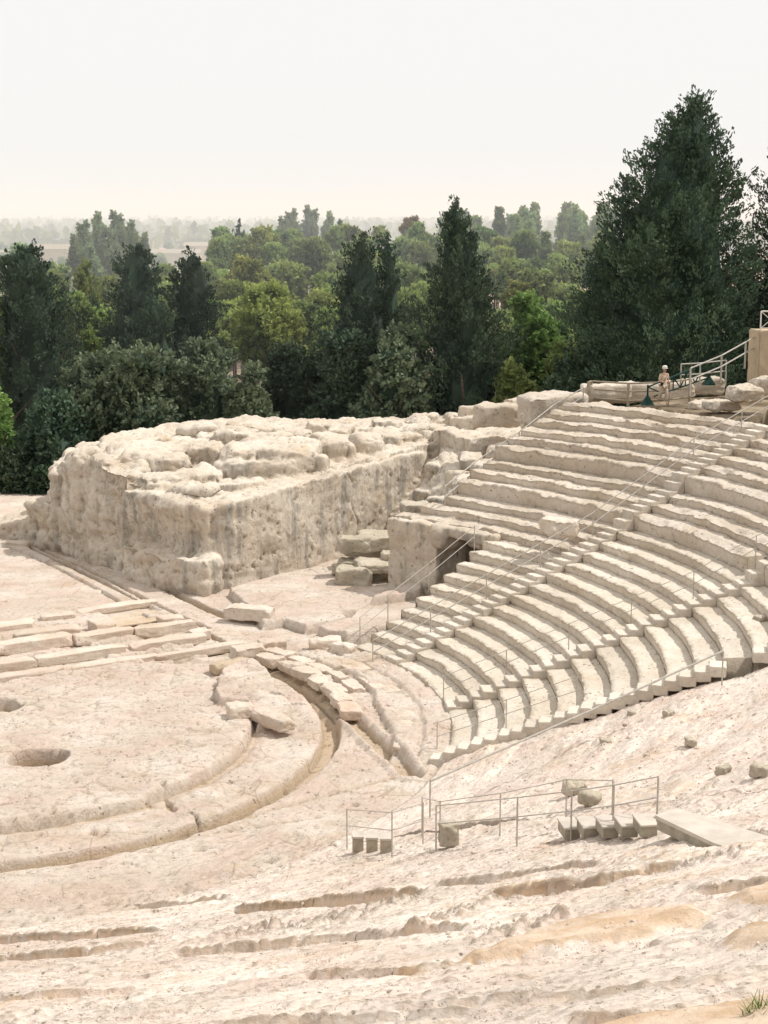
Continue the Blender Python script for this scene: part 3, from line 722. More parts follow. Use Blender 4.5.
# blocks around the passage
G2 = 'loose blocks near the passage'
for (px, py, z, s, rz, lab, mt) in (
    (250,617,.15,(2.3,.85,.62),-.35,'long squared block lying left of the rock platform','block'),
    (232,668,.1,(1.7,.85,.4),.5,'ochre fronted slab at the top of the orchestra','earth'),
    (248,655,.1,(1.6,.8,.5),.55,'pale squared block where the stage blocks meet the channel','block'),
    (272,648,.1,(1.1,.7,.45),.4,'small cracked block behind the channel head','block'),
    (325,648,.1,(1.3,.8,.55),.2,'tilted block between the channel head and the lowest seats','block'),
    (343,652,.1,(1.0,.75,.5),-.5,'wedge shaped block touching the lowest seat row','block'),
    (240,716,.2,(.9,.8,.55),.3,'rounded boulder at the inner end of the broken strip','block'),
    (272,722,.2,(1.9,.7,.42),-.9,'split block in the broken strip inside the channel','block'),
    (42,776,-1.1,(.7,.6,.85),.3,'small pale stone inside the rectangular pit','block'),
    (22,776,-1.1,(.8,.6,.75),.1,'ochre stone at the left end of the rectangular pit','earth'),
    ):
    x, y = at(px, py, z+.1)
    stone('loose_block', (x, y, z), s, rz, lab, 'stone block', G2, mt, .14)
for r_, th_s, sz_, zz_, lab in ((13.36, np.arange(10, 47, 5.4), (1.22,.80,.36), -.03, 'worn kerb block in the curved row beside the channel'),
                               (14.25, np.arange(22, 47, 5.6), (1.30,.62,.30), -.02, 'narrow worn block in the second curved row beside the channel'),
                               (15.25, np.arange(-6, 40, 6.1), (1.58,.84,.24), .04, 'flat block of the curved step below the lowest seats')):
    for t_ in th_s:
        x, y = pol(r_+random.uniform(-.06, .06), t_)
        stone('kerb_block', (float(x), float(y), zz_+random.uniform(-.04, .03)), (sz_[0]*random.uniform(.9, 1.05), sz_[1]*random.uniform(.85, 1.1), sz_[2]), R(t_+90)+random.uniform(-.05, .05), lab, 'stone block', lab+'s', 'block', .12, (random.uniform(-.03,.03), random.uniform(-.03,.03)), .8)
# rubble pile by the right wall of the rock mass
G3 = 'rubble pile beside the pier'
for (px, py, z, s, rz, tl, lab) in (
    (354,580,.35,(1.75,1.2,.85),-.1,(0,.03),'largest squared rubble stone at the front of the pile'),
    (379,576,.35,(.8,.8,.75),.2,(0,0),'small cube stone right of the largest rubble stone'),
    (376,566,.95,(2.0,1.4,.45),.2,(.05,.06),'flat pale slab on top of the front rubble stones'),
    (352,566,.75,(1.3,1.0,.5),-.2,(0,.1),'dark lichened stone in the left shadow of the pile'),
    (354,548,1.6,(1.6,1.0,.8),.1,(.05,0),'blocky stone at the upper left of the pile'),
    (386,546,1.65,(2.3,1.1,.75),-.1,(0,-.1),'long upper stone leaning toward the pier'),
    (402,540,1.9,(1.5,1.0,.6),.4,(0,-.15),'upper right stone touching the pier'),
    (342,572,.4,(.9,.8,.6),.6,(0,0),'low stone against the rock wall'),
    (392,560,1.1,(1.2,1.0,.6),.1,(0,.1),'stone wedged between flat slab and pier'),
    (366,552,1.0,(2.2,1.2,.7),.1,(0,0),'buried stone in the middle of the pile'),
    (384,548,.6,(2.6,1.3,1.1),.1,(0,0),'broad base stone at the back of the pile'),
    (415,512,2.8,(1.4,1.0,.7),.3,(0,0),'stone on the ledge behind the pier'),
    ):
    x, y = at(px, py, z+.2)
    stone('rubble_stone', (x, y, z), s, rz, lab, 'rubble stone', G3, 'rubble', .2, tl, 1.2)
# a fallen boulder on upper rows, boulders on skyline
G4 = 'boulders along the rim'
for (px, py, z, s, rz, lab) in (
    (497,414,6.9,(2.6,1.8,1.2),.1,'grey rounded boulder on the skyline left of the upper railing'),
    (553,412,7.2,(3.4,2.2,1.7),.35,'big pale boulder directly behind the upper railing'),
    (533,418,7.1,(1.3,1.2,.9),.2,'dark cleft stone between the two skyline boulders'),
    (559,524,4.72,(1.6,.9,.7),-.3,'ochre boulder lying on the seats over the tunnel'),
    (722,402,8.7,(1.9,1.1,.5),.35,'squared block above the top seats right of the barrier'),
    (744,392,9.2,(1.6,1.1,.75),.3,'upright block near the ochre wall'),
    (764,384,9.5,(1.2,1.0,.8),.2,'tall rough block at the right picture edge'),
    (700,402,8.5,(1.3,.9,.4),.5,'small block just right of the barrier foot'),
    (560,452,6.3,(1.8,1.2,.9),.3,'rough boulder at the left end of the upper seats'),
    (618,416,7.75,(2.6,1.2,.7),.1,'flat worn rock below the rail fence'),
    (645,427,7.45,(2.2,1.0,.7),.2,'pitted rock under the walking person'),
    (596,408,8.1,(1.8,1.2,.7),.1,'worn rock at the foot of the corner post'),
    (606,392,8.35,(2.7,1.0,1.0),.1,'pale rock behind the left bay of the rail fence'),
    (637,391,8.35,(2.9,1.0,.95),.05,'pale rock behind the middle of the rail fence'),
    (668,389,8.4,(2.9,1.0,.9),.1,'pale rock behind the person and the green barrier'),
    (699,385,8.5,(2.7,1.0,.9),.15,'pale rock behind the right end of the green barrier'),
    (516,404,6.6,(1.4,1.2,.8),.4,'small rough rock between the grey skyline boulder and the pale one'),
    (476,410,6.0,(2.2,1.4,.8),.2,'low rock at the left end of the skyline boulders'),
    ):
    x, y = at(px, py, z+s[2]*.3)
    stone('boulder', (x, y, z-.25), s, rz, lab, 'boulder', G4, 'seat_upper', .3, (0,0), 1.5)
# fallen stones on the worn slope
G5 = 'dark stones on the worn slope'
for (px, py, s, lab) in ((762,622,.9,'shaded stone at the right edge beside the second stair'),
    (723,770,.5,'round stone low on the right part of the worn slope'), (760,772,.7,'pitted stone at the right picture edge above the slab'),
    (668,714,.55,'mossy stone just below the third stair'), (690,742,.6,'stone in the middle of the worn slope'),
    (575,790,.9,'ochre block beside the tall post of the footbridge rail'), (606,742,.5,'low stone left on the worn slope'),
    (590,800,.8,'broken block under the footbridge rail'), (632,712,.4,'small dark stone near the third stair')):
    a_, b_, c_ = ray_slope(px, py)
    stone('fallen_stone', (a_, b_, c_-.12), (s*.65, s*.5, s*.42), random.uniform(0, 3), lab, 'stone', G5, 'rubble', .3, (0,0), 1.3)
print('stones', time.time()-T0)

# ================================================================== STAIRS
def weather_box(bm, sx, sy, sz, mat4, rr):
    vs = bmesh.ops.create_cube(bm, size=1)['verts']
    es = list({e for v in vs for e in v.link_edges})
    r = bmesh.ops.bevel(bm, geom=es, offset=.03, segments=2, affect='EDGES')
    vs = list({v for f in r['faces'] for v in f.verts})
    return vs
def stair(label, th, k0, k1, width=.84, z_off=.05, gaps=()):
    x, y = pol(R0+DR*k0, th)
    t = empty('stone_stair', (x, y, 0), 0, label, 'stairs', 'radial flights of steps')
    base = None
    for k in range(k0, k1):
        for half in (0, 1):
            if (k, half) in gaps: continue
            r = R0+DR*k-(DR/2 if half == 0 else 0)+random.uniform(-.03, .03)
            rise = (ztop(k)-(ztop(k-1) if k else 0))
            z = ztop(k)-(rise/2 if half == 0 else 0)+z_off
            bm = bmesh.new(); d = DR/2+.10
            bmesh.ops.create_cube(bm, size=1)
            hs = rise/2+.16; bmesh.ops.scale(bm, vec=(d, width*random.uniform(.94, 1.06), hs), verts=bm.verts)
            bmesh.ops.bevel(bm, geom=bm.edges[:], offset=.022, segments=2, affect='EDGES')
            bmesh.ops.subdivide_edges(bm, edges=[e for e in bm.edges if e.calc_length() > .3], cuts=4, use_grid_fill=True)
            for v in bm.verts:
                q = v.co*6+Vector((k*3.1, half*7, th)); v.co += Vector((math.sin(q.x*3+q.y*2), math.sin(q.y*3+q.z), math.sin(q.x*2.3+q.y*3.7)))*.008
            ob = bm_obj('step', bm, M['step'], t)
            xx, yy = pol(r+d/2, th)
            ob.location = (xx, yy, z-hs/2); ob.rotation_euler = (random.uniform(-.02,.02), random.uniform(-.02,.02), R(th)+random.uniform(-.03,.03))
            child(ob, t)
    return t
stair('first flight of steps beside the double railing, running to the rim', ANG['S1'], 0, 22)
stair('second flight of steps through the regular curved seats', ANG['S2'], 0, 15)
stair('third flight of steps along the edge of the worn slope', ANG['S3'], 0, 14, z_off=.06, gaps=((10,1),(11,0)))

# ================================================================== RAILINGS
def railing(label, pts, zs, hh=1.0, rails=(1.0,.52), post=.024, rail=.02, skip=(), mat='rail', cat='railing', group='thin metal handrails'):
    t = empty('railing', (pts[0][0], pts[0][1], zs[0]), 0, label, cat, group)
    for i, (p, z) in enumerate(zip(pts, zs)):
        if i in skip: continue
        bm = bmesh.new(); add_bar(bm, (p[0], p[1], z-.25), (p[0], p[1], z+hh+.02), post, 8)
        child(bm_obj('post', bm, M[mat], t), t)
    for h in rails:
        bm = bmesh.new()
        for i in range(len(pts)-1):
            add_bar(bm, (*pts[i], zs[i]+h*hh), (*pts[i+1], zs[i+1]+h*hh), rail, 8)
        child(bm_obj('rail', bm, M[mat], t), t)
    return t
def zr(r):
    k = (r-R0)/DR; return Z0+DZ*(k+.5)+(.35 if k >= 13 else 0)+(.35 if k >= 16 else 0)+.1
def radial(th, ks, side=.5):
    P = []; Zs = []
    for k in ks:
        r = R0+DR*k; a = th+math.degrees(side/r); x, y = pol(r, a); P.append((float(x), float(y))); Zs.append(zr(r))
    return P, Zs
P, Zs = radial(ANG['S1'], [-.6, 2.4, 5.4, 8.4, 11.4, 14.4, 17.4, 20.4, 22.8], .52)
railing('long double handrail climbing the left side of the first stair', P, Zs, rail=.024)
P, Zs = radial(ANG['S2'], [0, 2.6, 5.2, 7.8, 10.4, 13.0, 15.0], .5)
railing('thin handrail along the second stair through the middle seats', P, Zs, rail=.014, post=.018)
P, Zs = radial(ANG['S3'], [-.4, 2.2, 4.8], .5)
railing('short thin handrail at the foot of the third stair', P, Zs, rail=.013, post=.018)
W = [ray_slope(*q) for q in ((430,815),(600,738),(722,682))]
railing('bright single handrail slanting across the worn slope below the third stair', [w[:2] for w in W], [w[2] for w in W], rails=(1.0,), rail=.034, skip=(1,))
P = [at(445,505,4.4), at(478,478,5.3), at(519,446,6.6), at(553,421,7.5), at(583,405,8.2)]
railing('handrail climbing beside the gap to the corner post of the rim', P, [4.3,5.2,6.3,7.3,8.1], hh=1.0, rail=.032, post=.03, skip=(1,3))
P, Zs = radial(41.2, [7.4, 7.41], 0)
P = [p2(24.2, 40.4), p2(21.3, 39.8), p2(18.9, 39.4), p2(17.2, 38.6)]
railing('thin handrail down the open left ends of the lowest seats', P, [3.4, 2.15, 1.15, .5], rail=.016, post=.02)
# lowest footbridge: deck, steps, railings
zb = ZSLAB
fbm_t = empty('footbridge', (SLAB[0][0], SLAB[0][1], zb), 0, 'flat concrete walkway slab with boxed steps down its left side', 'walkway')
bm = bmesh.new(); q = SLAB
prism(bm, q, zb-.08, zb); child(bm_obj('deck', bm, M['slab'], fbm_t), fbm_t)
bm = bmesh.new(); cxq = sum(p[0] for p in q)/5; cyq = sum(p[1] for p in q)/5
prism(bm, [(cxq+(p[0]-cxq)*.97, cyq+(p[1]-cyq)*.97) for p in q], zb-.30, zb-.084); child(bm_obj('base', bm, M['grime'], fbm_t), fbm_t)
for i in range(5):
    a_, b_, c_ = ray_slope(645-19*i, 826+.8*i); z = c_+.16
    for nm, s3, dz, mt in (('step', (.40,.7,.045), -.025, 'slab'), ('riser', (.36,.62,.24), -.17, 'grime')):
        bm = bmesh.new(); add_box(bm, (0,0,dz), s3); bmesh.ops.bevel(bm, geom=bm.edges[:], offset=.008, segments=1, affect='EDGES')
        s_ = bm_obj(nm, bm, M[mt], fbm_t); s_.location = (a_, b_, z); s_.rotation_euler = (0,0,R(8)); child(s_, fbm_t)
G6 = 'pale railings of the lowest footbridge'
def rail_on(label, px_, **k):
    W = [ray_slope(*q) for q in px_]; return railing(label, [w[:2] for w in W], [w[2] for w in W], **k)
rail_on('front handrail of the footbridge from the tallest post to the broken wall', ((657,818),(613,826),(571,831),(517,836),(436,842)), rails=(1.0,.5), rail=.015, post=.022, group=G6, hh=.95)
rail_on('rear handrail of the footbridge steps ending at the channel side', ((612,818),(566,815),(500,828),(440,835),(422,830)), hh=.9, rails=(1.0,), rail=.012, post=.018, group=G6)
rail_on('small low handrail at the bottom steps beside the orchestra', ((347,842),(392,848),(423,838)), hh=.95, rails=(1.0,.5), rail=.013, post=.018, group=G6)
ft = empty('boxed_steps', (*ray_slope(372,842)[:2], .2), 0, 'three small boxed steps at the foot of the low handrail', 'steps')
for i in range(3):
    a_, b_, c_ = ray_slope(358+14*i, 843+i); z = c_+.26
    for nm, s3, dz, mt in (('step', (.34,.45,.05), -.025, 'slab'), ('riser', (.30,.40,.40), -.252, 'grime')):
        bm = bmesh.new(); add_box(bm, (0,0,dz), s3); s_ = bm_obj(nm, bm, M[mt], ft); s_.location = (a_, b_, z); child(s_, ft)
a_, b_, c_ = ray_slope(448,838)
stone('broken_wall', (a_, b_, c_-.15), (.5,.4,.55), .2, 'short broken wall end under the footbridge railings', 'wall', None, 'rubble', .2)

# rim: fence, barrier, wall, person
def rim(px, py, z): return at(px, py, z)
zf = 8.2
P = [rim(588,402,zf), rim(591,401,zf), rim(628,401,8.5), rim(668,397,8.8), rim(690,392,9.0)]
t = railing('weathered timber rail fence behind the walking person', P, [zf,zf,8.35,8.5,8.6], hh=1.05, rails=(1.0,.6,.15), rail=.045, post=.075, mat='wood', cat='fence', group=None)
t.name = 'rail_fence'
P = [rim(690,385,9.4), rim(721,372,9.9), rim(745,360,10.3), rim(775,345,10.9)]
railing('handrail rising to the ochre wall at the right edge', P, [9.1,9.6,10.1,10.8], hh=1.15, rails=(1.0,.5), rail=.04, post=.05)
P = [rim(681,372,10), rim(700,371,10), rim(726,368,10)]
railing('grey frame railing in front of the big cypress trunk', P, [9.3,9.3,9.3], hh=1.1, rails=(1.0,.5), rail=.035, post=.04)
wx, wy = rim(762,362,10.2)
bm = bmesh.new(); add_box(bm, (0,0,.1), (2.4,1.6,2.9)); bmesh.ops.bevel(bm, geom=bm.edges[:], offset=.05, segments=2, affect='EDGES')
bmesh.ops.subdivide_edges(bm, edges=[e for e in bm.edges if e.calc_length() > .5], cuts=6, use_grid_fill=True)
for v in bm.verts: v.co += Vector((random.uniform(-1,1), random.uniform(-1,1), random.uniform(-1,1)))*.015
o = bm_obj('parapet_wall', bm, M['plaster']); o.location = (wx+.9, wy+1, 10.3); o.rotation_euler = (0,0,.15); tag(o, 'ochre plastered block of wall with a white railing on it', 'wall')
t = empty('white_railing', (wx+.9, wy+1, 11.85), .15, 'white railing with crossed bars on the ochre wall', 'railing')
bm = bmesh.new()
for sx in (-1.1, 0, 1.1): add_bar(bm, (sx,-.6,0), (sx,-.6,1.0), .04)
bm_obj('post', bm, M['hat'], t)
bm = bmesh.new(); add_bar(bm, (-1.1,-.6,1), (1.1,-.6,1), .04); add_bar(bm, (-1.1,-.6,.12), (1.1,-.6,.12), .03)
bm_obj('rail', bm, M['hat'], t)
bm = bmesh.new()
for s0 in (-1.1, 0): add_bar(bm, (s0,-.6,.1), (s0+1.1,-.6,1), .025); add_bar(bm, (s0,-.6,1), (s0+1.1,-.6,.1), .025)
bm_obj('cross_bar', bm, M['hat'], t)

# green barrier
ax, ay = rim(646,404,8.62); bx, by = rim(710,383,9.3)
t = empty('metal_barrier', (ax, ay, 8.7), 0, 'dark green steel barrier of zigzag bars on triangular feet', 'barrier')
A = Vector((ax, ay, 8.60)); B = Vector((bx, by, 9.28)); D = B-A
def on(f, h): return A+D*f+Vector((0,0,h))
bm = bmesh.new(); add_bar(bm, on(.02,.85), on(1.0,1.15), .045); child(bm_obj('rail', bm, M['green'], t), t)
bm = bmesh.new(); add_bar(bm, on(.12,.28), on(.98,.32), .04); child(bm_obj('rail', bm, M['green'], t), t)
for f in (.02, .98):
    bm = bmesh.new(); add_bar(bm, on(f,.0), on(f,.95 if f < .5 else 1.15), .05); child(bm_obj('post', bm, M['green'], t), t)
for fa, ha, fb_, hb in ((.40,1.,.52,.3),(.52,.3,.64,1.),(.64,1.,.76,.3),(.76,.3,.88,1.),(.02,.85,.18,.45),(.41,.3,.41,1.),(.60,.3,.60,1.05)):
    bm = bmesh.new(); add_bar(bm, on(fa,ha), on(fb_,hb), .035); child(bm_obj('brace', bm, M['green'], t), t)
for f in (.02, .98):
    bm = bmesh.new(); c = on(f, 0)
    prismv = [(c.x-.32, c.y-.3), (c.x+.32, c.y-.3), (c.x+.32, c.y+.3), (c.x-.32, c.y+.3)]
    lo = [bm.verts.new((p[0], p[1], c.z-.05)) for p in prismv]; ap = bm.verts.new((c.x, c.y, c.z+.5))
    bm.faces.new(lo[::-1])
    for i in range(4): bm.faces.new((lo[i], lo[(i+1) % 4], ap))
    child(bm_obj('foot', bm, M['green'], t), t)

# ---- person (skin-modifier body)
def skin_mesh(verts, edges, radii, sub=2, root=0):
    me = bpy.data.meshes.new('s'); me.from_pydata(verts, edges, []); ob = bpy.data.objects.new('s', me); COL.objects.link(ob)
    md = ob.modifiers.new('k', 'SKIN'); md.use_smooth_shade = True
    for i, r_ in enumerate(radii):
        sv = me.skin_vertices[0].data[i]; sv.radius = (r_, r_) if not isinstance(r_, tuple) else r_; sv.use_root = (i == root)
    m2 = ob.modifiers.new('u', 'SUBSURF'); m2.levels = sub; m2.render_levels = sub
    dg = bpy.context.evaluated_depsgraph_get(); out = bpy.data.meshes.new_from_object(ob.evaluated_get(dg))
    bpy.data.objects.remove(ob); return out
pxx, pyy = rim(663,404,8.6)
person = empty('person', (pxx, pyy, 8.58), R(-150), 'person in beige clothes and pale hat walking along the rim beside the green barrier', 'person')
V = [(0,0,.92),(0,0,1.08),(0,.01,1.26),(0,.02,1.40),(0,.03,1.48),(0,.05,1.54),      # pelvis..head base
     (-.10,0,.88),(-.11,.13,.50),(-.11,.10,.10),(-.11,.24,.04),(.10,0,.88),(.11,-.08,.50),(.11,-.26,.12),(.11,-.14,.04),
     (-.19,.01,1.38),(-.25,.02,1.12),(-.20,.22,1.02),(-.15,.30,1.03),(.19,.01,1.38),(.25,-.02,1.12),(.20,.20,1.06),(.12,.28,1.10)]
E_ = [(0,1),(1,2),(2,3),(3,4),(4,5),(0,6),(6,7),(7,8),(8,9),(0,10),(10,11),(11,12),(12,13),(3,14),(14,15),(15,16),(16,17),(3,18),(18,19),(19,20),(20,21)]
Rr = [(.16,.11),(.14,.10),(.16,.11),(.14,.09),.055,.06,.09,.062,.042,.035,.09,.062,.042,.035,.06,.047,.035,.026,.06,.047,.035,.026]
me = skin_mesh(V, E_, Rr); me.materials.clear(); me.materials.append(M['skin']); link('body', me, person)
me = skin_mesh([(0,.05,1.52),(0,.06,1.60),(0,.055,1.68),(0,.05,1.73)], [(0,1),(1,2),(2,3)], [.055,.085,.09,.06]); me.materials.clear(); me.materials.append(M['skin']); link('head', me, person)
bm = bmesh.new(); lump(bm, (0,.155,1.62), (.012,.02,.022)); bm_obj('nose', bm, M['skin'], person, True)
bm = bmesh.new()
for sx in (-.03,.03): lump(bm, (sx,.138,1.645), (.011,.008,.007))
bm_obj('eye', bm, M['dark'], person, True)
me = skin_mesh([(0,0,.84),(0,0,.96),(0,0,1.10),(0,.01,1.26),(0,.02,1.40),(-.19,.01,1.385),(-.245,.02,1.14),(.19,.01,1.385),(.245,-.02,1.14)],
               [(0,1),(1,2),(2,3),(3,4),(4,5),(5,6),(4,7),(7,8)], [(.20,.16),(.18,.14),(.165,.13),(.18,.13),(.13,.10),.078,.066,.078,.066]); me.materials.clear(); me.materials.append(M['cloth']); link('shirt', me, person)
me = skin_mesh([(0,0,.92),(-.10,0,.86),(-.11,.12,.50),(-.11,.09,.16),(.10,0,.86),(.11,-.07,.50),(.11,-.22,.18)],
               [(0,1),(1,2),(2,3),(0,4),(4,5),(5,6)], [(.17,.13),.11,.095,.09,.11,.095,.09]); me.materials.clear(); me.materials.append(M['trouser']); link('trousers', me, person); person.scale = (1.07, 1.07, 1.07)
bm = bmesh.new(); bmesh.ops.create_cone(bm, cap_ends=True, segments=24, radius1=.155, radius2=.10, depth=.035, matrix=Matrix.Translation((0,.05,1.70)))
lump(bm, (0,.05,1.75), (.105,.11,.075), 0, .8); bm_obj('hat', bm, M['hat'], person, True)
bm = bmesh.new(); add_bar(bm, (-.14,.10,1.40), (.16,.15,1.02), .014); lump(bm, (.2,.12,.98), (.07,.05,.09)); bm_obj('camera_strap', bm, M['dark'], person, True)

# little grass tuft at the right corner
gx, gy, gz = ray_slope(764, 1006); gz -= .3
print('tuft', gx, gy, gz)
n = 260; base = RS.normal(0, .07, (n, 2)); ang = RS.uniform(0, 6.28, n); L = RS.uniform(.15, .38, n)
Vv = []; Ff = []
for i in range(n):
    b = np.array([base[i,0], base[i,1], -.05]); dr_ = np.array([math.cos(ang[i]), math.sin(ang[i]), 0]); sd_ = np.array([-dr_[1], dr_[0], 0])*.006
    m_ = b+dr_*L[i]*.2+np.array([0,0,L[i]*.65]); tp = b+dr_*L[i]*.55+np.array([0,0,L[i]*.95])
    Vv += [b-sd_, b+sd_, m_+sd_, m_-sd_, m_-sd_, m_+sd_, tp+sd_*.2, tp-sd_*.2]; Ff += [[8*i, 8*i+1, 8*i+2, 8*i+3], [8*i+4, 8*i+5, 8*i+6, 8*i+7]]
me = np_mesh('grass_tuft', np.array(Vv), np.array(Ff), M['grass'], False, np.repeat(RS.uniform(0,1,n), 2))
o = link('grass_tuft', me); o.location = (gx, gy, gz+.05); tag(o, 'bright green grass tuft at the bottom right corner', 'grass tuft')

rs = np.random.RandomState(88)
def pebbles(P, sz, name, label):
    ic = bmesh.new(); bmesh.ops.create_icosphere(ic, subdivisions=1, radius=1); tv = np.array([v.co[:] for v in ic.verts]); tf = np.array([[v.index for v in f.verts] for f in ic.faces]); ic.free()
    n = len(P); A = rs.normal(0, 1, (n, 3, 3)); Q = np.linalg.qr(A)[0]; sc3 = rs.uniform(.5, 1.1, (n, 1, 3))
    V = np.einsum('nij,nkj->nki', Q, tv[None]*sc3*(1+.25*rs.normal(0, 1, (n, len(tv), 1))))*sz[:, None, None]; V[:, :, 2] *= .7; V = V+P[:, None]
    Fq = (tf[None]+np.arange(n)[:, None, None]*len(tv)).reshape(-1, 3)
    return tag(link(name, np_mesh(name, V, Fq, M['block'], False)), label, None, None, 'stuff')
n = 9000; th_ = rs.uniform(-96, -12, n); r_ = 16.9+26*rs.uniform(0, 1, n)**.8; xp, yp = pol(r_, th_); r_ = r_.astype(np.float32)
zp = worn_z(r_, th_.astype(np.float32), xp.astype(np.float32), yp.astype(np.float32), .85)
keep = (perlin(xp*.5, yp*.5, 0*xp+5) > -.05)
m3 = th_ < -40; zp = np.where(m3, worn_z(r_, th_.astype(np.float32), xp.astype(np.float32), yp.astype(np.float32), 1.6), zp)
zp = np.where(m3, fore(xp, yp, r_, th_, zp), zp)
sz = (.012+.045*rs.uniform(0, 1, n)**4)*np.where(m3, 1, 1.5)
pebbles(np.stack([xp, yp, zp], -1)[keep], sz[keep], 'loose_gravel', 'limestone gravel scattered over the worn slopes')
print('details', time.time()-T0)
# ================================================================== TERRAIN
def terrain_z(x, y):
    r = np.hypot(x-CX, y-CY); th = np.degrees(np.arctan2(y-CY, x-CX))
    z = -1.0+0*x
    # upper ground behind the seats on the right
    rise = sst(37.2, 38.4, r-10*sst(-20, -30, th))*sst(55, 46, th)*sst(-140, -120, th)
    top = 8.30+1.3*sst(36, 30, th)+2.2*sst(32, 24, th)-.25*sst(42, 52, r)*sst(25, 33, th)-2.2*sst(40.5, 50, r)*sst(46, 50, th)
    near = sst(-20, -30, th); top = top*(1-near)+near*(8.5+.3*np.clip(r-42, 0, 16))
    z = z*(1-rise)+top*rise
    down = sst(62, 110, r)*sst(75, 130, y)*(y > 60)
    z = z*(1-down)-4.0*down
    far = sst(150, 420, y); z = z-5*far
    z = z+fbm(x, y, 0*x, 30, 3)*.5*sst(60, 120, r)
    z = np.where(r < 37, np.minimum(z, -1.0), z)
    return z
def terr(name, xs, ys, mat, kind_label):
    X, Y = np.meshgrid(xs, ys); Z = terrain_z(X, Y)
    return tag(link(name, np_mesh(name, np.stack([X, Y, Z], -1), grid_faces(*X.shape), mat)), kind_label, None, None, 'structure')
m, nt, b = nodes('country ground')
g = N(nt, 'ShaderNodeNewGeometry'); pos = g.outputs['Position']
sp = N(nt, 'ShaderNodeSeparateXYZ'); nt.links.new(pos, sp.inputs[0])
fld = N(nt, 'ShaderNodeTexVoronoi'); setin(nt, fld, 'Vector', mapping(nt, pos, (.006,.003,.0))); fld.inputs['Scale'].default_value = 1
fc = mix(nt, rng(nt, N(nt, 'ShaderNodeSeparateColor').outputs[0], 0, 1), (.30,.19,.12), (.30,.19,.12))
sc_ = N(nt, 'ShaderNodeSeparateColor'); nt.links.new(fld.outputs['Color'], sc_.inputs[0])
fc = mix(nt, rng(nt, sc_.outputs[0], .3, .6), (.46,.26,.18), (.24,.24,.12)); fc = mix(nt, rng(nt, sc_.outputs[1], .5, .8), fc, (.46,.36,.24))
nearc = mix(nt, rng(nt, noise(nt, pos, .22, 5), .40, .6), (.13,.09,.055), (.34,.27,.19))
nearc = mix(nt, rng(nt, noise(nt, pos, 2.5, 6), .4, .7, 0, .5), nearc, (.10,.09,.04))
c = mix(nt, rng(nt, sp.outputs[1], 250, 420), nearc, fc)
nt.links.new(c, b.inputs['Base Color'])
bp = N(nt, 'ShaderNodeBump'); bp.inputs['Distance'].default_value = .15; bp.inputs['Strength'].default_value = .5
nt.links.new(noise(nt, pos, 2.0, 6), bp.inputs['Height']); nt.links.new(bp.outputs[0], b.inputs['Normal'])
terr('ground', np.concatenate([[-9000,-5000,-2500,-1200,-600,-300,-150], np.arange(-100, 121, 1.0), [160,300,600,1200,2500,5000,9000]]),
     np.concatenate([[-3000,-800,-200,-80], np.arange(-40, 221, 1.0), [240,280,330,400,500,650,900,1300,2000,3500,6000,12000]]), m, 'country ground under the trees and out to the horizon')
# pale yard to the left of the rock
def yard(name, pts, z, mat, lab):
    bm = bmesh.new(); n = len(pts)
    xs_ = np.linspace(min(p[0] for p in pts)-1, max(p[0] for p in pts)+1, 120); ys_ = np.linspace(min(p[1] for p in pts)-1, max(p[1] for p in pts)+1, 120)
    a, c_ = np.meshgrid(xs_, ys_); sd = poly_sd(a, c_, pts)+.5*fbm(a, c_, 0*a, 2, 3); bm.free()
    zz = z+.05*fbm(a, c_, 0*a, 1.2, 4)-.8*sst(.2, -.5, sd)
    o = link(name, np_mesh(name, np.stack([a, c_, zz], -1), grid_faces(120, 120), M[mat])); return tag(o, lab, None, None, 'structure')
yard('pale_yard', [(-40,87.5),(-24.5,87.5),(-19.5,89.5),(-17.5,95),(-17,104.5),(-22,106.5),(-45,106)], .02, 'floor', 'pale trodden yard left of the rock mass')
for i, (px, py, s, lab) in enumerate(((10,535,1.1,'low lichened stone by the left picture edge'),(28,528,1.3,'flat stone beside the foot of the rock mass'),(40,515,1.5,'rounded stone against the left foot of the rock mass'),
                                 (5,520,1.4,'grey stone at the left edge behind the drains'),(18,545,1.0,'small pale stone at the head of the drains'),(38,580,1.2,'flat slab on the shaded floor near the drains'),
                                 (56,579,1.1,'second flat slab on the shaded floor near the drains'),(92,592,.7,'small sunken slab on the shaded floor'))):
    x, y = at(px, py, .15)
    stone('edge_stone', (x, y, -.12), (s*1.3, s*.9, .5 if i < 5 else .32), random.uniform(-.5,.5), lab, 'stone', 'stones beside the drains', 'block', .45)

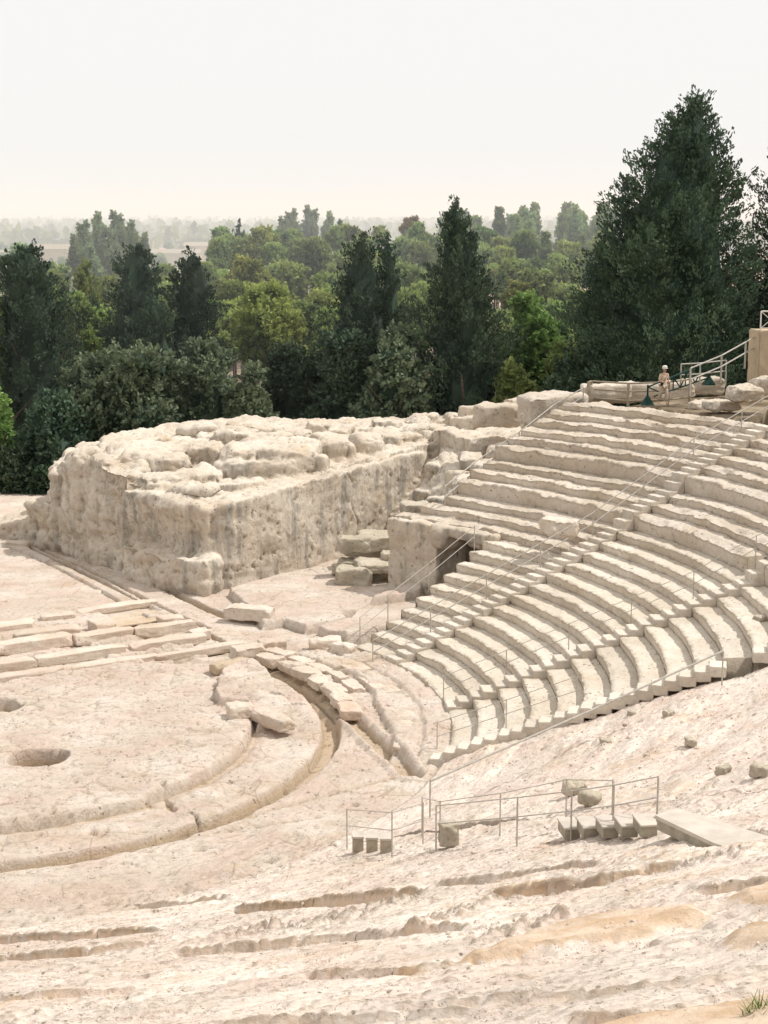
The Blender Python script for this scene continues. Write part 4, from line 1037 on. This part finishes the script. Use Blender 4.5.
# ================================================================== TREES
def quads(C, U, W, L, Wd):
    """leaf quads: centre, along, across"""
    a = C-U*L[:, None]/2-W*Wd[:, None]*.35; b_ = C-U*L[:, None]/2+W*Wd[:, None]*.35
    c = C+U*L[:, None]*.15+W*Wd[:, None]/2; d = C+U*L[:, None]/2; 
    e = C+U*L[:, None]*.15-W*Wd[:, None]/2
    n = len(C)
    V = np.stack([a, b_, c, d, d*.999+e*.001, e], 1)     # two quads: a b c e / e c d d'
    idx = np.arange(n)[:, None]*6
    Fq = np.concatenate([idx+np.array([[0,1,2,5]]), idx+np.array([[5,2,3,4]])], 0)
    return V.reshape(-1, 3), Fq
def unit(v): return v/np.maximum(1e-6, np.linalg.norm(v, axis=-1, keepdims=True))
def crown_mesh(name, centers, dirs, spread, nper, L, Wd, mat, rs, core=None, up=.4, tint0=None, droop=0.):
    """each spray: nper leaves round a centre, stretched along its dir"""
    n = len(centers); C = np.repeat(centers, nper, 0); D = np.repeat(dirs, nper, 0)
    sp_ = np.repeat(spread, nper)
    t = rs.uniform(-.9, 1.0, n*nper)
    off_ = rs.normal(0, 1, (n*nper, 3)); off_ = off_-D*np.sum(off_*D, 1, keepdims=True)
    rad = (1.0-.75*np.clip(t, 0, 1))*.42
    P = C+D*(t*sp_)[:, None]+off_*(rad*sp_*.75)[:, None]
    U = unit(D+rs.normal(0, .55, P.shape)+np.array([0,0,up])); W = unit(np.cross(U, rs.normal(0, 1, P.shape)))
    l = L*rs.uniform(.6, 1.3, len(P)); w = Wd*rs.uniform(.6, 1.3, len(P))
    V, Fq = quads(P, U, W, l, w)
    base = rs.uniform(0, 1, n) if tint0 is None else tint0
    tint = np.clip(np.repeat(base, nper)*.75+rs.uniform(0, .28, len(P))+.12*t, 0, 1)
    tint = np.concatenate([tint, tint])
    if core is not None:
        k = len(V); cv, cf = core; V = np.concatenate([V, cv]); Fq = np.concatenate([Fq, cf+k]); tint = np.concatenate([tint, np.zeros(len(cf))])  # core added inside the crown to block light, in the darkest leaf colour
    return np_mesh(name, V, Fq, mat, False, tint)
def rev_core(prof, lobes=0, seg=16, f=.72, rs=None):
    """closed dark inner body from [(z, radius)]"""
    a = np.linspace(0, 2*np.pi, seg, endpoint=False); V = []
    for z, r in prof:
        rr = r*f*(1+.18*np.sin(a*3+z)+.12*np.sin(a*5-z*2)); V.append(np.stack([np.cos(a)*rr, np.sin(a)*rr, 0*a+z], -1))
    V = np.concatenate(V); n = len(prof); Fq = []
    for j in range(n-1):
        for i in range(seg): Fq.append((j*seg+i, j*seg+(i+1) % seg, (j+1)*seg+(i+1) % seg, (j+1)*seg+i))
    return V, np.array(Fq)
def lobe_core(lobes, f=.74, seg=10):
    Vs = []; Fs = []; k = 0
    for (c, r) in lobes:
        prof = [(-r[2]*f*math.cos(q), max(.02, r[0]*f*math.sin(q))) for q in np.linspace(0.08, math.pi-.08, 7)]
        v, fq = rev_core(prof, seg=seg, f=1.0); v = v+np.array(c); Vs.append(v); Fs.append(fq+k); k += len(v)
    return np.concatenate(Vs), np.concatenate(Fs)
def conifer(Ht, Rm, shape, rs, nspray, nper, L, Wd, mat, name='crown', base=.08, lean=(0,0), sp0=1.0, jag=.28):
    """cypress: shape(t) radius profile, t = 0 base .. 1 tip"""
    ph = rs.uniform(0, 6.28, 6)
    t = rs.uniform(0, 1, nspray*2); w = shape(t); keep = rs.uniform(0, 1, len(t)) < (w/w.max()*.9+.1); t = t[keep][:nspray]
    a = rs.uniform(0, 2*np.pi, len(t))
    nz_ = perlin(np.cos(a)*1.7+ph[3], np.sin(a)*1.7, t*Ht*.42+ph[4]); nz2 = perlin(np.cos(a)*3.6+ph[5], np.sin(a)*3.6, t*Ht*.9)
    lumps = 1+jag*np.sin(a*2+t*7+ph[0])*.35+jag*2.2*nz_+jag*1.1*nz2+rs.normal(0, .04, len(t))
    R_ = Rm*shape(t)*lumps; depth = rs.uniform(0, 1, len(t))**2.2
    stick = rs.uniform(0, 1, len(t)) < .13; R_ = np.where(stick, R_*1.17+.15, R_*(1-.35*depth))
    z = Ht*(base+(1-base)*t)
    C = np.stack([np.cos(a)*R_+lean[0]*t**2, np.sin(a)*R_+lean[1]*t**2, z], -1)
    upw = .55+.9*t
    D = unit(np.stack([np.cos(a)+rs.normal(0,.3,len(t)), np.sin(a)+rs.normal(0,.3,len(t)), .75*upw+rs.normal(0, .3, len(t))], -1))
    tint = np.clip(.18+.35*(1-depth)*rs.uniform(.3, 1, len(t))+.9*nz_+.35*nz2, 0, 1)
    prof = [(Ht*(base+(1-base)*q), max(.03, Rm*float(shape(np.array([q]))[0]))) for q in np.linspace(0, .97, 14)]
    cv, cf = rev_core(prof, f=.66); cv[:, 0] += lean[0]*(cv[:, 2]/Ht)**2; cv[:, 1] += lean[1]*(cv[:, 2]/Ht)**2
    return crown_mesh(name, C, D, sp0*(.5+.7*rs.uniform(0, 1, len(t))**1.5)*(1-.3*t)*np.where(stick, 1.25, 1), nper, L, Wd, mat, rs, (cv, cf), .5, tint)
def broad(lobes, rs, nspray, nper, L, Wd, mat, name='crown', sp0=.6):
    C = []; D = []
    vol = np.array([r[0]*r[2] for _, r in lobes]); pick = rs.choice(len(lobes), nspray, p=vol/vol.sum())
    d = unit(rs.normal(0, 1, (nspray, 3)))
    c = np.array([lobes[i][0] for i in pick]); r = np.array([lobes[i][1] for i in pick])
    sc = 1-.25*rs.uniform(0, 1, nspray)**2+rs.normal(0, .05, nspray)
    P = c+d*r*sc[:, None]; Dn = unit(d/r*r.mean()+rs.normal(0, .35, d.shape)+np.array([0,0,.25]))
    lt = rs.uniform(0, 1, len(lobes))[pick]
    tint = np.clip(.22*lt+.62*np.clip(d[:, 2]+.25*d[:, 0], 0, 1)+.25*rs.uniform(0, 1, nspray)-.05, 0, 1)  # light from above painted in: sprays facing up and sunward get lighter leaf colour
    return crown_mesh(name, P, Dn, sp0*rs.uniform(.6, 1.2, nspray), nper, L, Wd, mat, rs, lobe_core(lobes), .15, tint)
def make_lobes(rs, W, Ht, z0, n, flat=.8, sz=.42):
    out = []
    for i in range(n):
        a = rs.uniform(0, 6.28); q = rs.uniform(0, 1)**.5; h = rs.uniform(0, 1)
        rr = sz*W*rs.uniform(.55, 1.0)*(1-.35*h)
        x = math.cos(a)*q*(W-rr)*math.sqrt(max(.05, 1-h*h*.85)); y = math.sin(a)*q*(W-rr)*math.sqrt(max(.05, 1-h*h*.85))
        out.append(((x, y, z0+rr*flat+h*(Ht-z0-2*rr*flat)), (rr, rr, rr*flat)))
    out.append(((0, 0, z0+(Ht-z0)*.45), (W*.6, W*.6, (Ht-z0)*.42)))
    return out
def trunk(t, Ht, r0, rs, limbs=5, bare=.3, top=.6):
    bm = bmesh.new(); px_ = Vector((0,0,-.5)); r = r0; n = 7
    pts = [Vector((rs.normal(0,.03)*i, rs.normal(0,.03)*i, -.5+(Ht*top+.5)*i/n)) for i in range(n+1)]
    def tube(pts, ra, rb):
        prev = None; seg = 10
        for i, p in enumerate(pts):
            q = ra+(rb-ra)*i/(len(pts)-1); ring = [bm.verts.new(p+Vector((math.cos(a)*q*(1+.15*math.sin(3*a+i)), math.sin(a)*q*(1+.15*math.cos(2*a+i)), 0))) for a in np.linspace(0, 2*math.pi, seg, endpoint=False)]
            if prev:
                for j in range(seg): bm.faces.new((prev[j], prev[(j+1) % seg], ring[(j+1) % seg], ring[j]))
            prev = ring
    tube(pts, r0*1.25, r0*.25)
    ob = bm_obj('trunk', bm, M['bark'], t, True)
    for i in range(limbs):
        bm = bmesh.new(); a = rs.uniform(0, 6.28); z = Ht*(bare+(top-bare)*rs.uniform(0, .8)); l = Ht*.22*rs.uniform(.7, 1.2)
        tube([Vector((0,0,z)), Vector((math.cos(a)*l*.5, math.sin(a)*l*.5, z+l*.35)), Vector((math.cos(a)*l, math.sin(a)*l, z+l*.8))], r0*.35, r0*.1)
        bm_obj('limb', bm, M['bark'], t, True)
    return ob
def tz(x, y): return float(terrain_z(np.array([float(x)]), np.array([float(y)]))[0])

def cyp_big(t):  return np.interp(t, [0,.08,.25,.45,.6,.78,.92,1], [.72,.95,1,.92,.79,.55,.26,.03])
def cyp_mid(t):  return np.interp(t, [0,.08,.3,.5,.7,.85,.95,1], [.55,.9,1.0,.85,.62,.38,.18,.02])
def cyp_col(t):  return np.interp(t, [0,.1,.35,.6,.8,.92,1], [.6,.85,1.0,.95,.8,.55,.12])
def conifer_tree(name, px, ytop, Y, wpx, shape, mat, label, cat, group, seed, nspray, nper, L=.42, Wd=.11, base=.06, lean=(0,0), sp0=1.0, jag=.28, zb=None):
    rs = np.random.RandomState(seed); x = col_at(px, Y); z0 = tz(x, Y) if zb is None else zb
    Ht = top_z(ytop, Y)-z0; W = wpx/2*Y/F
    t = empty(name, (x, Y, z0), 0, label, cat, group)
    trunk(t, Ht, .028*Ht*.8, rs, 3, .05, .7)
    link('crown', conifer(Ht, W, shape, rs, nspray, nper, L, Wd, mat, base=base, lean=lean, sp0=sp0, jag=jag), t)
    return t
GA = 'tall dark cypresses behind the ruins'
conifer_tree('cypress', 652, 97, 109, 166, cyp_big, M['cyp'], 'enormous broad cypress towering over the rim with its trunk behind the fence', 'cypress', GA, 1, 1900, 42, .23, .10, base=.15, sp0=1.1, jag=.16, lean=(2.1,0))
conifer_tree('cypress', 785, 114, 112, 104, cyp_big, M['cyp'], 'huge cypress cut off by the right picture edge', 'cypress', GA, 2, 1000, 42, .23, .10, base=.08, sp0=1.1, jag=.34)
conifer_tree('cypress', 598, 250, 114, 66, cyp_mid, M['cyp'], 'lower dark cypress merged into the left flank of the enormous one', 'cypress', GA, 3, 420, 42, .23, .10, base=.02, jag=.3)
conifer_tree('cypress', 738, 262, 118, 80, cyp_mid, M['cyp'], 'dark cypress filling the gap between the two biggest', 'cypress', GA, 31, 420, 42, .23, .10, base=.02, jag=.3)
conifer_tree('cypress', 464, 202, 112, 88, cyp_mid, M['cyp'], 'pointed cypress standing alone in the middle above the rock', 'cypress', GA, 4, 800, 42, .23, .10, base=.03, jag=.26, sp0=.95, lean=(-.8,0))
conifer_tree('cypress', 362, 234, 116, 92, cyp_mid, M['cyp'], 'ragged two-topped cypress left of the pointed middle one', 'cypress', GA, 5, 600, 42, .23, .10, base=.03, jag=.4, sp0=.95)
conifer_tree('cypress', 388, 236, 117, 46, cyp_mid, M['cyp'], 'slim cypress pressed to the right of the ragged one', 'cypress', GA, 51, 300, 42, .23, .10, base=.03, jag=.4, sp0=.8)
conifer_tree('cypress', 34, 246, 118, 84, cyp_col, M['cyp'], 'wide columnar cypress at the left picture edge', 'cypress', GA, 6, 800, 42, .23, .10, base=.03, jag=.24, sp0=.9)
conifer_tree('cypress', 138, 246, 128, 60, cyp_col, M['cyp'], 'leftmost of the two dark columns in the left middle', 'cypress', GA, 7, 450, 42, .23, .10, base=.03, jag=.3, sp0=.9, lean=(.4,0))
conifer_tree('cypress', 192, 250, 126, 50, cyp_col, M['cyp'], 'narrow column cypress right of its wider twin', 'cypress', GA, 8, 420, 42, .23, .10, base=.03, jag=.22, sp0=.8, lean=(.5,0))
conifer_tree('cypress', 92, 262, 140, 60, cyp_mid, M['mid'], 'paler conifer between the left edge column and the dark pair', 'conifer', None, 9, 380, 30, .4, .12, base=.03)
conifer_tree('cypress', 158, 290, 122, 60, cyp_mid, M['cyp'], 'short dark cypress in front of the dark pair', 'cypress', GA, 10, 350, 42, .23, .10, base=.03)
conifer_tree('cypress', 243, 221, 260, 9, cyp_col, M['cyp'], 'tiny needle cypress on the left horizon', 'cypress', 'distant needle cypresses', 12, 140, 14, .7, .25, base=.03, sp0=.8)
conifer_tree('cypress', 341, 217, 280, 8, cyp_col, M['cyp'], 'tiny needle cypress on the middle horizon', 'cypress', 'distant needle cypresses', 13, 140, 14, .7, .25, base=.03, sp0=.8)

def broad_tree(name, px, ytop, Y, wpx, mat, label, cat, group, seed, nspray, nper, L=.22, Wd=.15, z0f=.25, nl=14, flat=.8, sp0=.6, limbs=5, zb=None, sz=.42, ybot=None):
    rs = np.random.RandomState(seed); x = col_at(px, Y); z0 = tz(x, Y) if zb is None else zb
    Ht = top_z(ytop, Y)-z0; W = wpx/2*Y/F
    t = empty(name, (x, Y, z0), 0, label, cat, group)
    trunk(t, Ht, .03*Ht, rs, limbs, .2, .65)
    lb = Ht*z0f
    lobes = make_lobes(rs, W, Ht*.97, lb, nl, flat, sz)
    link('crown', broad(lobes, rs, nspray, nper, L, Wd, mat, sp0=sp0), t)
    return t
GB = 'broadleaf trees close behind the rock'
broad_tree('holm_oak', 128, 326, 110, 176, M['oak'], 'wide grey green oak behind the left end of the rock mass', 'oak', GB, 21, 1300, 34, .27, .17, z0f=.06, nl=22, sz=.36)
broad_tree('holm_oak', 62, 376, 107, 110, M['cyp'], 'dark low oak above the pale yard at the left', 'oak', GB, 22, 800, 34, .27, .17, z0f=.03, nl=14)
broad_tree('holm_oak', 210, 332, 113, 84, M['oak'], 'silvery green oak between the wide oak and the olive pine', 'oak', GB, 23, 700, 34, .26, .16, z0f=.06, nl=14)
broad_tree('holm_oak', 398, 318, 110, 110, M['oak'], 'dense dark oak at the foot of the ragged cypress', 'oak', GB, 24, 950, 34, .27, .17, z0f=.06, nl=16)
broad_tree('holm_oak', 300, 330, 114, 100, M['cyp'], 'dark oak below the olive pine', 'oak', GB, 25, 800, 34, .27, .17, z0f=.05, nl=16)
broad_tree('holm_oak', 345, 325, 112, 96, M['cyp'], 'dark bushy oak between two other oaks in the middle', 'oak', GB, 29, 700, 34, .27, .17, z0f=.05, nl=14)
broad_tree('holm_oak', 250, 362, 109, 70, M['oak'], 'low shaded oak just above the rock skyline', 'oak', GB, 30, 600, 34, .26, .16, z0f=.04, nl=12)
broad_tree('laurel', 532, 278, 118, 84, M['bright'], 'bright green rounded tree right of the pointed cypress', 'tree', None, 26, 900, 34, .30, .18, z0f=.06, nl=16)
broad_tree('laurel', 560, 320, 113, 60, M['mid'], 'shaded green bush tucked against the enormous cypress', 'bush', None, 27, 500, 34, .27, .17, z0f=.03, nl=10)
broad_tree('laurel', 512, 345, 110, 60, M['mid'], 'dark green bush at the foot of the bright rounded tree', 'bush', None, 28, 500, 34, .27, .17, z0f=.03, nl=10)
broad_tree('young_tree', 94, 306, 122, 36, M['bright'], 'small light green tree between dark cypresses', 'tree', None, 32, 350, 30, .24, .16, z0f=.1, nl=9)
broad_tree('young_tree', -4, 262, 116, 34, M['bright'], 'yellow green tree cut by the left picture edge, upper', 'tree', None, 33, 380, 30, .26, .17, z0f=.35, nl=9)
broad_tree('young_tree', 0, 375, 108, 36, M['bright'], 'yellow green bush at the left picture edge, lower', 'bush', None, 34, 320, 30, .24, .16, z0f=.1, nl=9)
broad_tree('umbrella_pine', 268, 276, 138, 96, M['pine'], 'round olive green umbrella pine in the middle distance', 'pine', None, 35, 800, 34, .30, .13, z0f=.45, nl=16, flat=.6)
broad_tree('shrub', 323, 312, 140, 26, M['yellow'], 'small yellow shrub right of the umbrella pine', 'shrub', None, 36, 160, 28, .3, .2, z0f=.1, nl=6)
# shade plants along the foot of the yard
for i, (px, Y, w) in enumerate(((20,106,60),(75,105.5,60),(150,107,60))):
    broad_tree('shrub', px, 440, Y, w, M['cyp'], ('dark shrub at the back of the pale yard, left','dark shrub at the back of the pale yard, right','dark shrub behind the left end of the rock')[i], 'shrub', None, 60+i, 350, 30, .24, .16, z0f=0, nl=8)
# right side, under the big cypress
for i, (px, Y, w, yt) in enumerate(((606,109,50,345),(560,106,60,350),(705,118,60,330),(740,120,60,325),(640,124,80,320))):
    broad_tree('shrub', px, yt, Y, w, M['cyp'], ('dark shrub left of the big cypress trunk','dark shrub behind the skyline boulders','dark shrub right of the big cypress trunk','dark shrub behind the ochre wall','dark shrub in the shade behind the big trunk')[i], 'shrub', None, 70+i, 320, 30, .26, .17, z0f=0, nl=8)
print('near trees', time.time()-T0)

# ---- middle distance: each tree on its own, sharing a few crowns
protos = []
for i, (mk, flat, nl) in enumerate((('mid',.8,12),('pine',.6,10),('pale',.85,14),('mid',.7,9),('bright',.8,10))):
    rs = np.random.RandomState(100+i)
    lob = make_lobes(rs, 1.0, 2.0, .35, nl, flat, .42)
    protos.append(broad(lob, rs, 520, 16, .115, .07, M[mk], sp0=.14))
tallp = []
for i, mk in enumerate(('pale','mid')):
    rs = np.random.RandomState(120+i); lob = make_lobes(rs, .75, 2.9, .4, 16, 1.1, .36)
    tallp.append(broad(lob, rs, 620, 16, .12, .07, M[mk], sp0=.15))
tb = bmesh.new(); bmesh.ops.create_cone(tb, cap_ends=True, segments=8, radius1=.07, radius2=.03, depth=1.4, matrix=Matrix.Translation((0,0,.6)))
tme = bpy.data.meshes.new('trunk'); tb.to_mesh(tme); tb.free(); tme.materials.append(M['bark'])
GM = 'trees of the park in the middle distance'; GF = 'hazy trees near the horizon'
def far_tree(name, px, ytop, Y, wpx, me, label, group, mat=None):
    x = col_at(px, Y); z0 = tz(x, Y); Ht = top_z(ytop, Y)-z0; s = wpx/2*Y/F
    t = empty(name, (x, Y, z0), random.uniform(0, 6.28), label, 'tree', group)
    bx_ = max(v.co.z for v in list(me.vertices)[:200]) if False else (2.0 if me in protos else 2.9)
    tall = bx_ > 2.5; sz_ = min(Ht/bx_, s*(1.25 if tall else 1.0))
    c = link('crown', me, t); c.scale = (s, s, sz_); c.location = (0, 0, Ht-bx_*sz_*.97); b_ = link('trunk', tme, t); b_.scale = (s, s, Ht*.6)
    return t
rr_ = random.Random(21); rq_ = random.Random(5)
mids = [(404,236,250,50,0),(418,240,240,46,3),(412,228,285,34,2),(318,292,150,50,3),(305,300,146,44,0),(330,306,142,46,0),(410,290,150,50,0),(455,285,150,60,0),(60,262,200,50,0),(30,240,260,40,2),(250,258,190,60,1),(236,278,165,44,3),(215,300,160,40,4),(238,300,158,50,1),(292,262,200,54,0),(318,240,235,56,0),(345,250,225,60,0),(300,238,255,46,0),(375,262,200,50,3),(330,272,180,50,0),
        (262,240,260,40,0),(405,262,190,56,0),(420,280,160,50,3),(398,300,150,40,0),(508,258,190,50,0),(530,268,170,60,0),(552,300,150,46,0),(515,282,150,44,1),(492,262,210,40,3),(560,262,200,50,0),
        (440,240,260,50,0),(340,300,155,40,1),(60,268,190,40,3),(115,275,180,50,0),(170,262,210,40,3),(205,262,220,30,0),(470,300,140,60,0),(500,320,135,50,3),(580,290,150,50,0),(225,330,135,50,0),(330,325,135,50,3),
        (10,300,150,40,0),(60,320,135,60,0),(110,330,135,50,3),(170,330,140,60,0),(300,300,150,40,0),(275,262,215,50,3),(440,310,140,50,0)]
for _ in range(120):
    q = rq_.random(); Y = 128+150*q+rq_.random()*20; px = rq_.uniform(150, 610)
    if px < 215 and Y > 215: continue
    mids.append((px, 318-92*min(1, q*1.25)+rq_.uniform(-6, 12), Y, rq_.uniform(34, 62)*(1-.35*q), rq_.choice((0,0,1,3,3,4))))
for _ in range(14): mids.append((rq_.uniform(-10, 180), rq_.uniform(285, 330), rq_.uniform(130, 165), rq_.uniform(40, 60), rq_.choice((0,3))))
ml = ('round green tree in the park of the middle distance', 'olive green pine in the park of the middle distance', 'pale tree in the park of the middle distance', 'flattened green tree in the park of the middle distance', 'light green tree in the park of the middle distance')
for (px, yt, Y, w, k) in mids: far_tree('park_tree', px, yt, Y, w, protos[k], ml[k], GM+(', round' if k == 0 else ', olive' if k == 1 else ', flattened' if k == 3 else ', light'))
# pale eucalyptus group left (px 78..150) and right (490..600)
for (px, yt, Y, w) in ((92,222,300,30),(108,214,310,34),(125,213,315,34),(140,222,300,30),(84,236,280,28),(118,230,290,40),(150,234,285,26),(100,246,270,40)):
    far_tree('eucalyptus', px, yt, Y, w, tallp[0], 'pale eucalyptus in the tall clump on the left horizon', 'eucalyptus clump on the left horizon')
for (px, yt, Y, w) in ((295,211,380,30),(312,208,390,34),(330,213,375,26),(285,218,360,24)):
    far_tree('eucalyptus', px, yt, Y, w, tallp[0], 'pale tree of the clump on the middle horizon', 'clump on the middle horizon')
for i in range(34):
    px = 430+rr_.random()*190; Y = rr_.uniform(240, 400); yt = 203+rr_.random()*14+(18 if Y < 300 else 0)+(6 if px < 480 else 0)
    far_tree('eucalyptus', px, yt, Y, rr_.uniform(22, 36), tallp[i % 2], 'hazy pale tree of the wood on the right horizon', 'wood on the right horizon')
far_tree('yellow_tree', 411, 217, 300, 30, protos[1], 'hazy yellowish tree on the horizon left of the pointed cypress', None)
yt_ = [o for o in bpy.data.objects if o.name.startswith('yellow_tree')][0]
ym = protos[1].copy(); ym.materials.clear(); ym.materials.append(M['yellow']); yt_.children[0].data = ym if len(yt_.children[0].data.vertices) > 100 else yt_.children[0].data
for i in range(60):
    px = -20+rr_.random()*480; Y = rr_.uniform(420, 900); yt = 213+ (18+9)*F/Y/ F * 0 + (1633*(18+9-rr_.uniform(8,13)))/Y*1.0
    far_tree('horizon_tree', px, yt, Y, rr_.uniform(10, 24), protos[(0,2,3)[i % 3]], 'small hazy tree standing among the far fields', GF)
# the far tree line: one wooded mass
rs = np.random.RandomState(77); n = 5200
Yf = rs.uniform(1000, 3200, n); rows_ = np.round(Yf/260)*260+rs.normal(0, 14, n); Xf = rs.uniform(-.36, .36, n)*rows_*1.05
Cc = np.stack([Xf, rows_, -9+rs.uniform(2, 14, n)], -1)
me = crown_mesh('far_wood', Cc, unit(rs.normal(0, 1, (n, 3))), np.full(n, 7.0), 5, 8., 6., M['mid'], rs)
tag(link('far_wood', me), 'hazy belts of far-off woodland at the foot of the sky', 'wood', None, 'stuff')
# far pale buildings
for i, (px, Y, w, h) in enumerate(((12,620,16,9),(40,760,30,8),(62,700,14,12),(170,820,36,7),(212,900,24,9),(350,950,20,8))):
    x = col_at(px, Y); z = tz(x, Y)
    t = empty('far_house', (x, Y, z), 0, ('pale low house at the far left','long white shed on the plain, left','narrow pale building beside the long shed','long shed behind the eucalyptus clump','pale building left of the needle cypress','white building on the plain, middle')[i], 'building')
    bm = bmesh.new(); add_box(bm, (0,0,h/2), (w,10,h)); bm_obj('wall', bm, M['plaster'], t)
    bm = bmesh.new(); vs = add_box(bm, (0,0,h+1), (w+1,11,2)); 
    for v in vs:
        if v.co.z > h+1: v.co.y *= .1
    bm_obj('roof', bm, M['wood'], t)
    bm = bmesh.new()
    for k in range(3): add_box(bm, (-w*.3+k*w*.3,-5.05,h*.55), (w*.1,.1,h*.3))
    bm_obj('window', bm, M['carglass'], t)
# parked car in the shade behind the fence
x, y = at(612, 368, 9.3); 
t = empty('parked_car', (x, 116, tz(x, 116)), 0, 'pale car half hidden in the shade behind the rail fence', 'car')
bm = bmesh.new(); add_box(bm, (0,0,.62), (4.2,1.7,.6)); bmesh.ops.bevel(bm, geom=bm.edges[:], offset=.15, segments=3, affect='EDGES'); bm_obj('body', bm, M['carwhite'], t, True)
bm = bmesh.new(); vs = add_box(bm, (-.1,0,1.15), (2.4,1.5,.55))
for v in vs:
    if v.co.z > 1.2: v.co.x *= .75
bmesh.ops.bevel(bm, geom=bm.edges[:], offset=.08, segments=2, affect='EDGES'); bm_obj('window', bm, M['carglass'], t, True)
for sx in (-1.3, 1.3):
    for sy in (-.8, .8):
        bm = bmesh.new(); bmesh.ops.create_cone(bm, cap_ends=True, segments=20, radius1=.32, radius2=.32, depth=.2, matrix=Matrix.Translation((sx,sy,.32)) @ Matrix.Rotation(R(90), 4, 'X')); bm_obj('wheel', bm, M['tyre'], t)
print('trees', time.time()-T0)

# ================================================================== LIGHT, AIR
SUN_EL, SUN_AZ = R(56), R(8)       # azimuth measured from +X towards +Y
sd_ = Vector((math.cos(SUN_EL)*math.cos(SUN_AZ), math.cos(SUN_EL)*math.sin(SUN_AZ), math.sin(SUN_EL)))
sun = bpy.data.lights.new('sun', 'SUN'); sun.energy = 3.5; sun.angle = R(.53)*2; sun.color = (1, .955, .90)
so = bpy.data.objects.new('sun', sun); COL.objects.link(so); so.rotation_euler = sd_.to_track_quat('Z', 'Y').to_euler(); so.location = (60, 20, 60)
w = bpy.data.worlds.new('World'); scene.world = w; w.use_nodes = True; nt = w.node_tree; nt.nodes.clear()
sky = N(nt, 'ShaderNodeTexSky', sky_type='NISHITA'); sky.sun_disc = False; sky.sun_elevation = SUN_EL; sky.sun_rotation = math.pi/2-SUN_AZ
sky.air_density = 1.0; sky.dust_density = 1.5; sky.ozone_density = 1.0
bg = N(nt, 'ShaderNodeBackground'); out = N(nt, 'ShaderNodeOutputWorld')
hz = mix(nt, .96, sky.outputs[0], (9.7, 9.58, 9.42))
nt.links.new(hz, bg.inputs[0]); bg.inputs[1].default_value = .1
nt.links.new(bg.outputs[0], out.inputs[0])
# haze: a real layer of thin mist over the country beyond the theatre
bm = bmesh.new(); add_box(bm, (0, 3604, 6), (12000, 7000, 56))
m = bpy.data.materials.new('haze'); m.use_nodes = True; nt = m.node_tree; nt.nodes.clear()
vs_ = N(nt, 'ShaderNodeVolumeScatter'); vs_.inputs['Color'].default_value = (.77, .84, .91, 1); vs_.inputs['Density'].default_value = .0010; vs_.inputs['Anisotropy'].default_value = .0
o_ = N(nt, 'ShaderNodeOutputMaterial'); nt.links.new(vs_.outputs[0], o_.inputs['Volume'])
o = bm_obj('haze', bm, m); tag(o, 'thin summer haze over the plain', None, None, 'structure')
scene.cycles.volume_bounces = 2; scene.cycles.max_bounces = 6; scene.cycles.diffuse_bounces = 5; scene.cycles.transparent_max_bounces = 4
scene.cycles.use_denoising = True
scene.view_settings.view_transform = 'Standard'; scene.view_settings.look = 'None'; scene.view_settings.exposure = 0; scene.view_settings.gamma = 1
print('done', time.time()-T0)
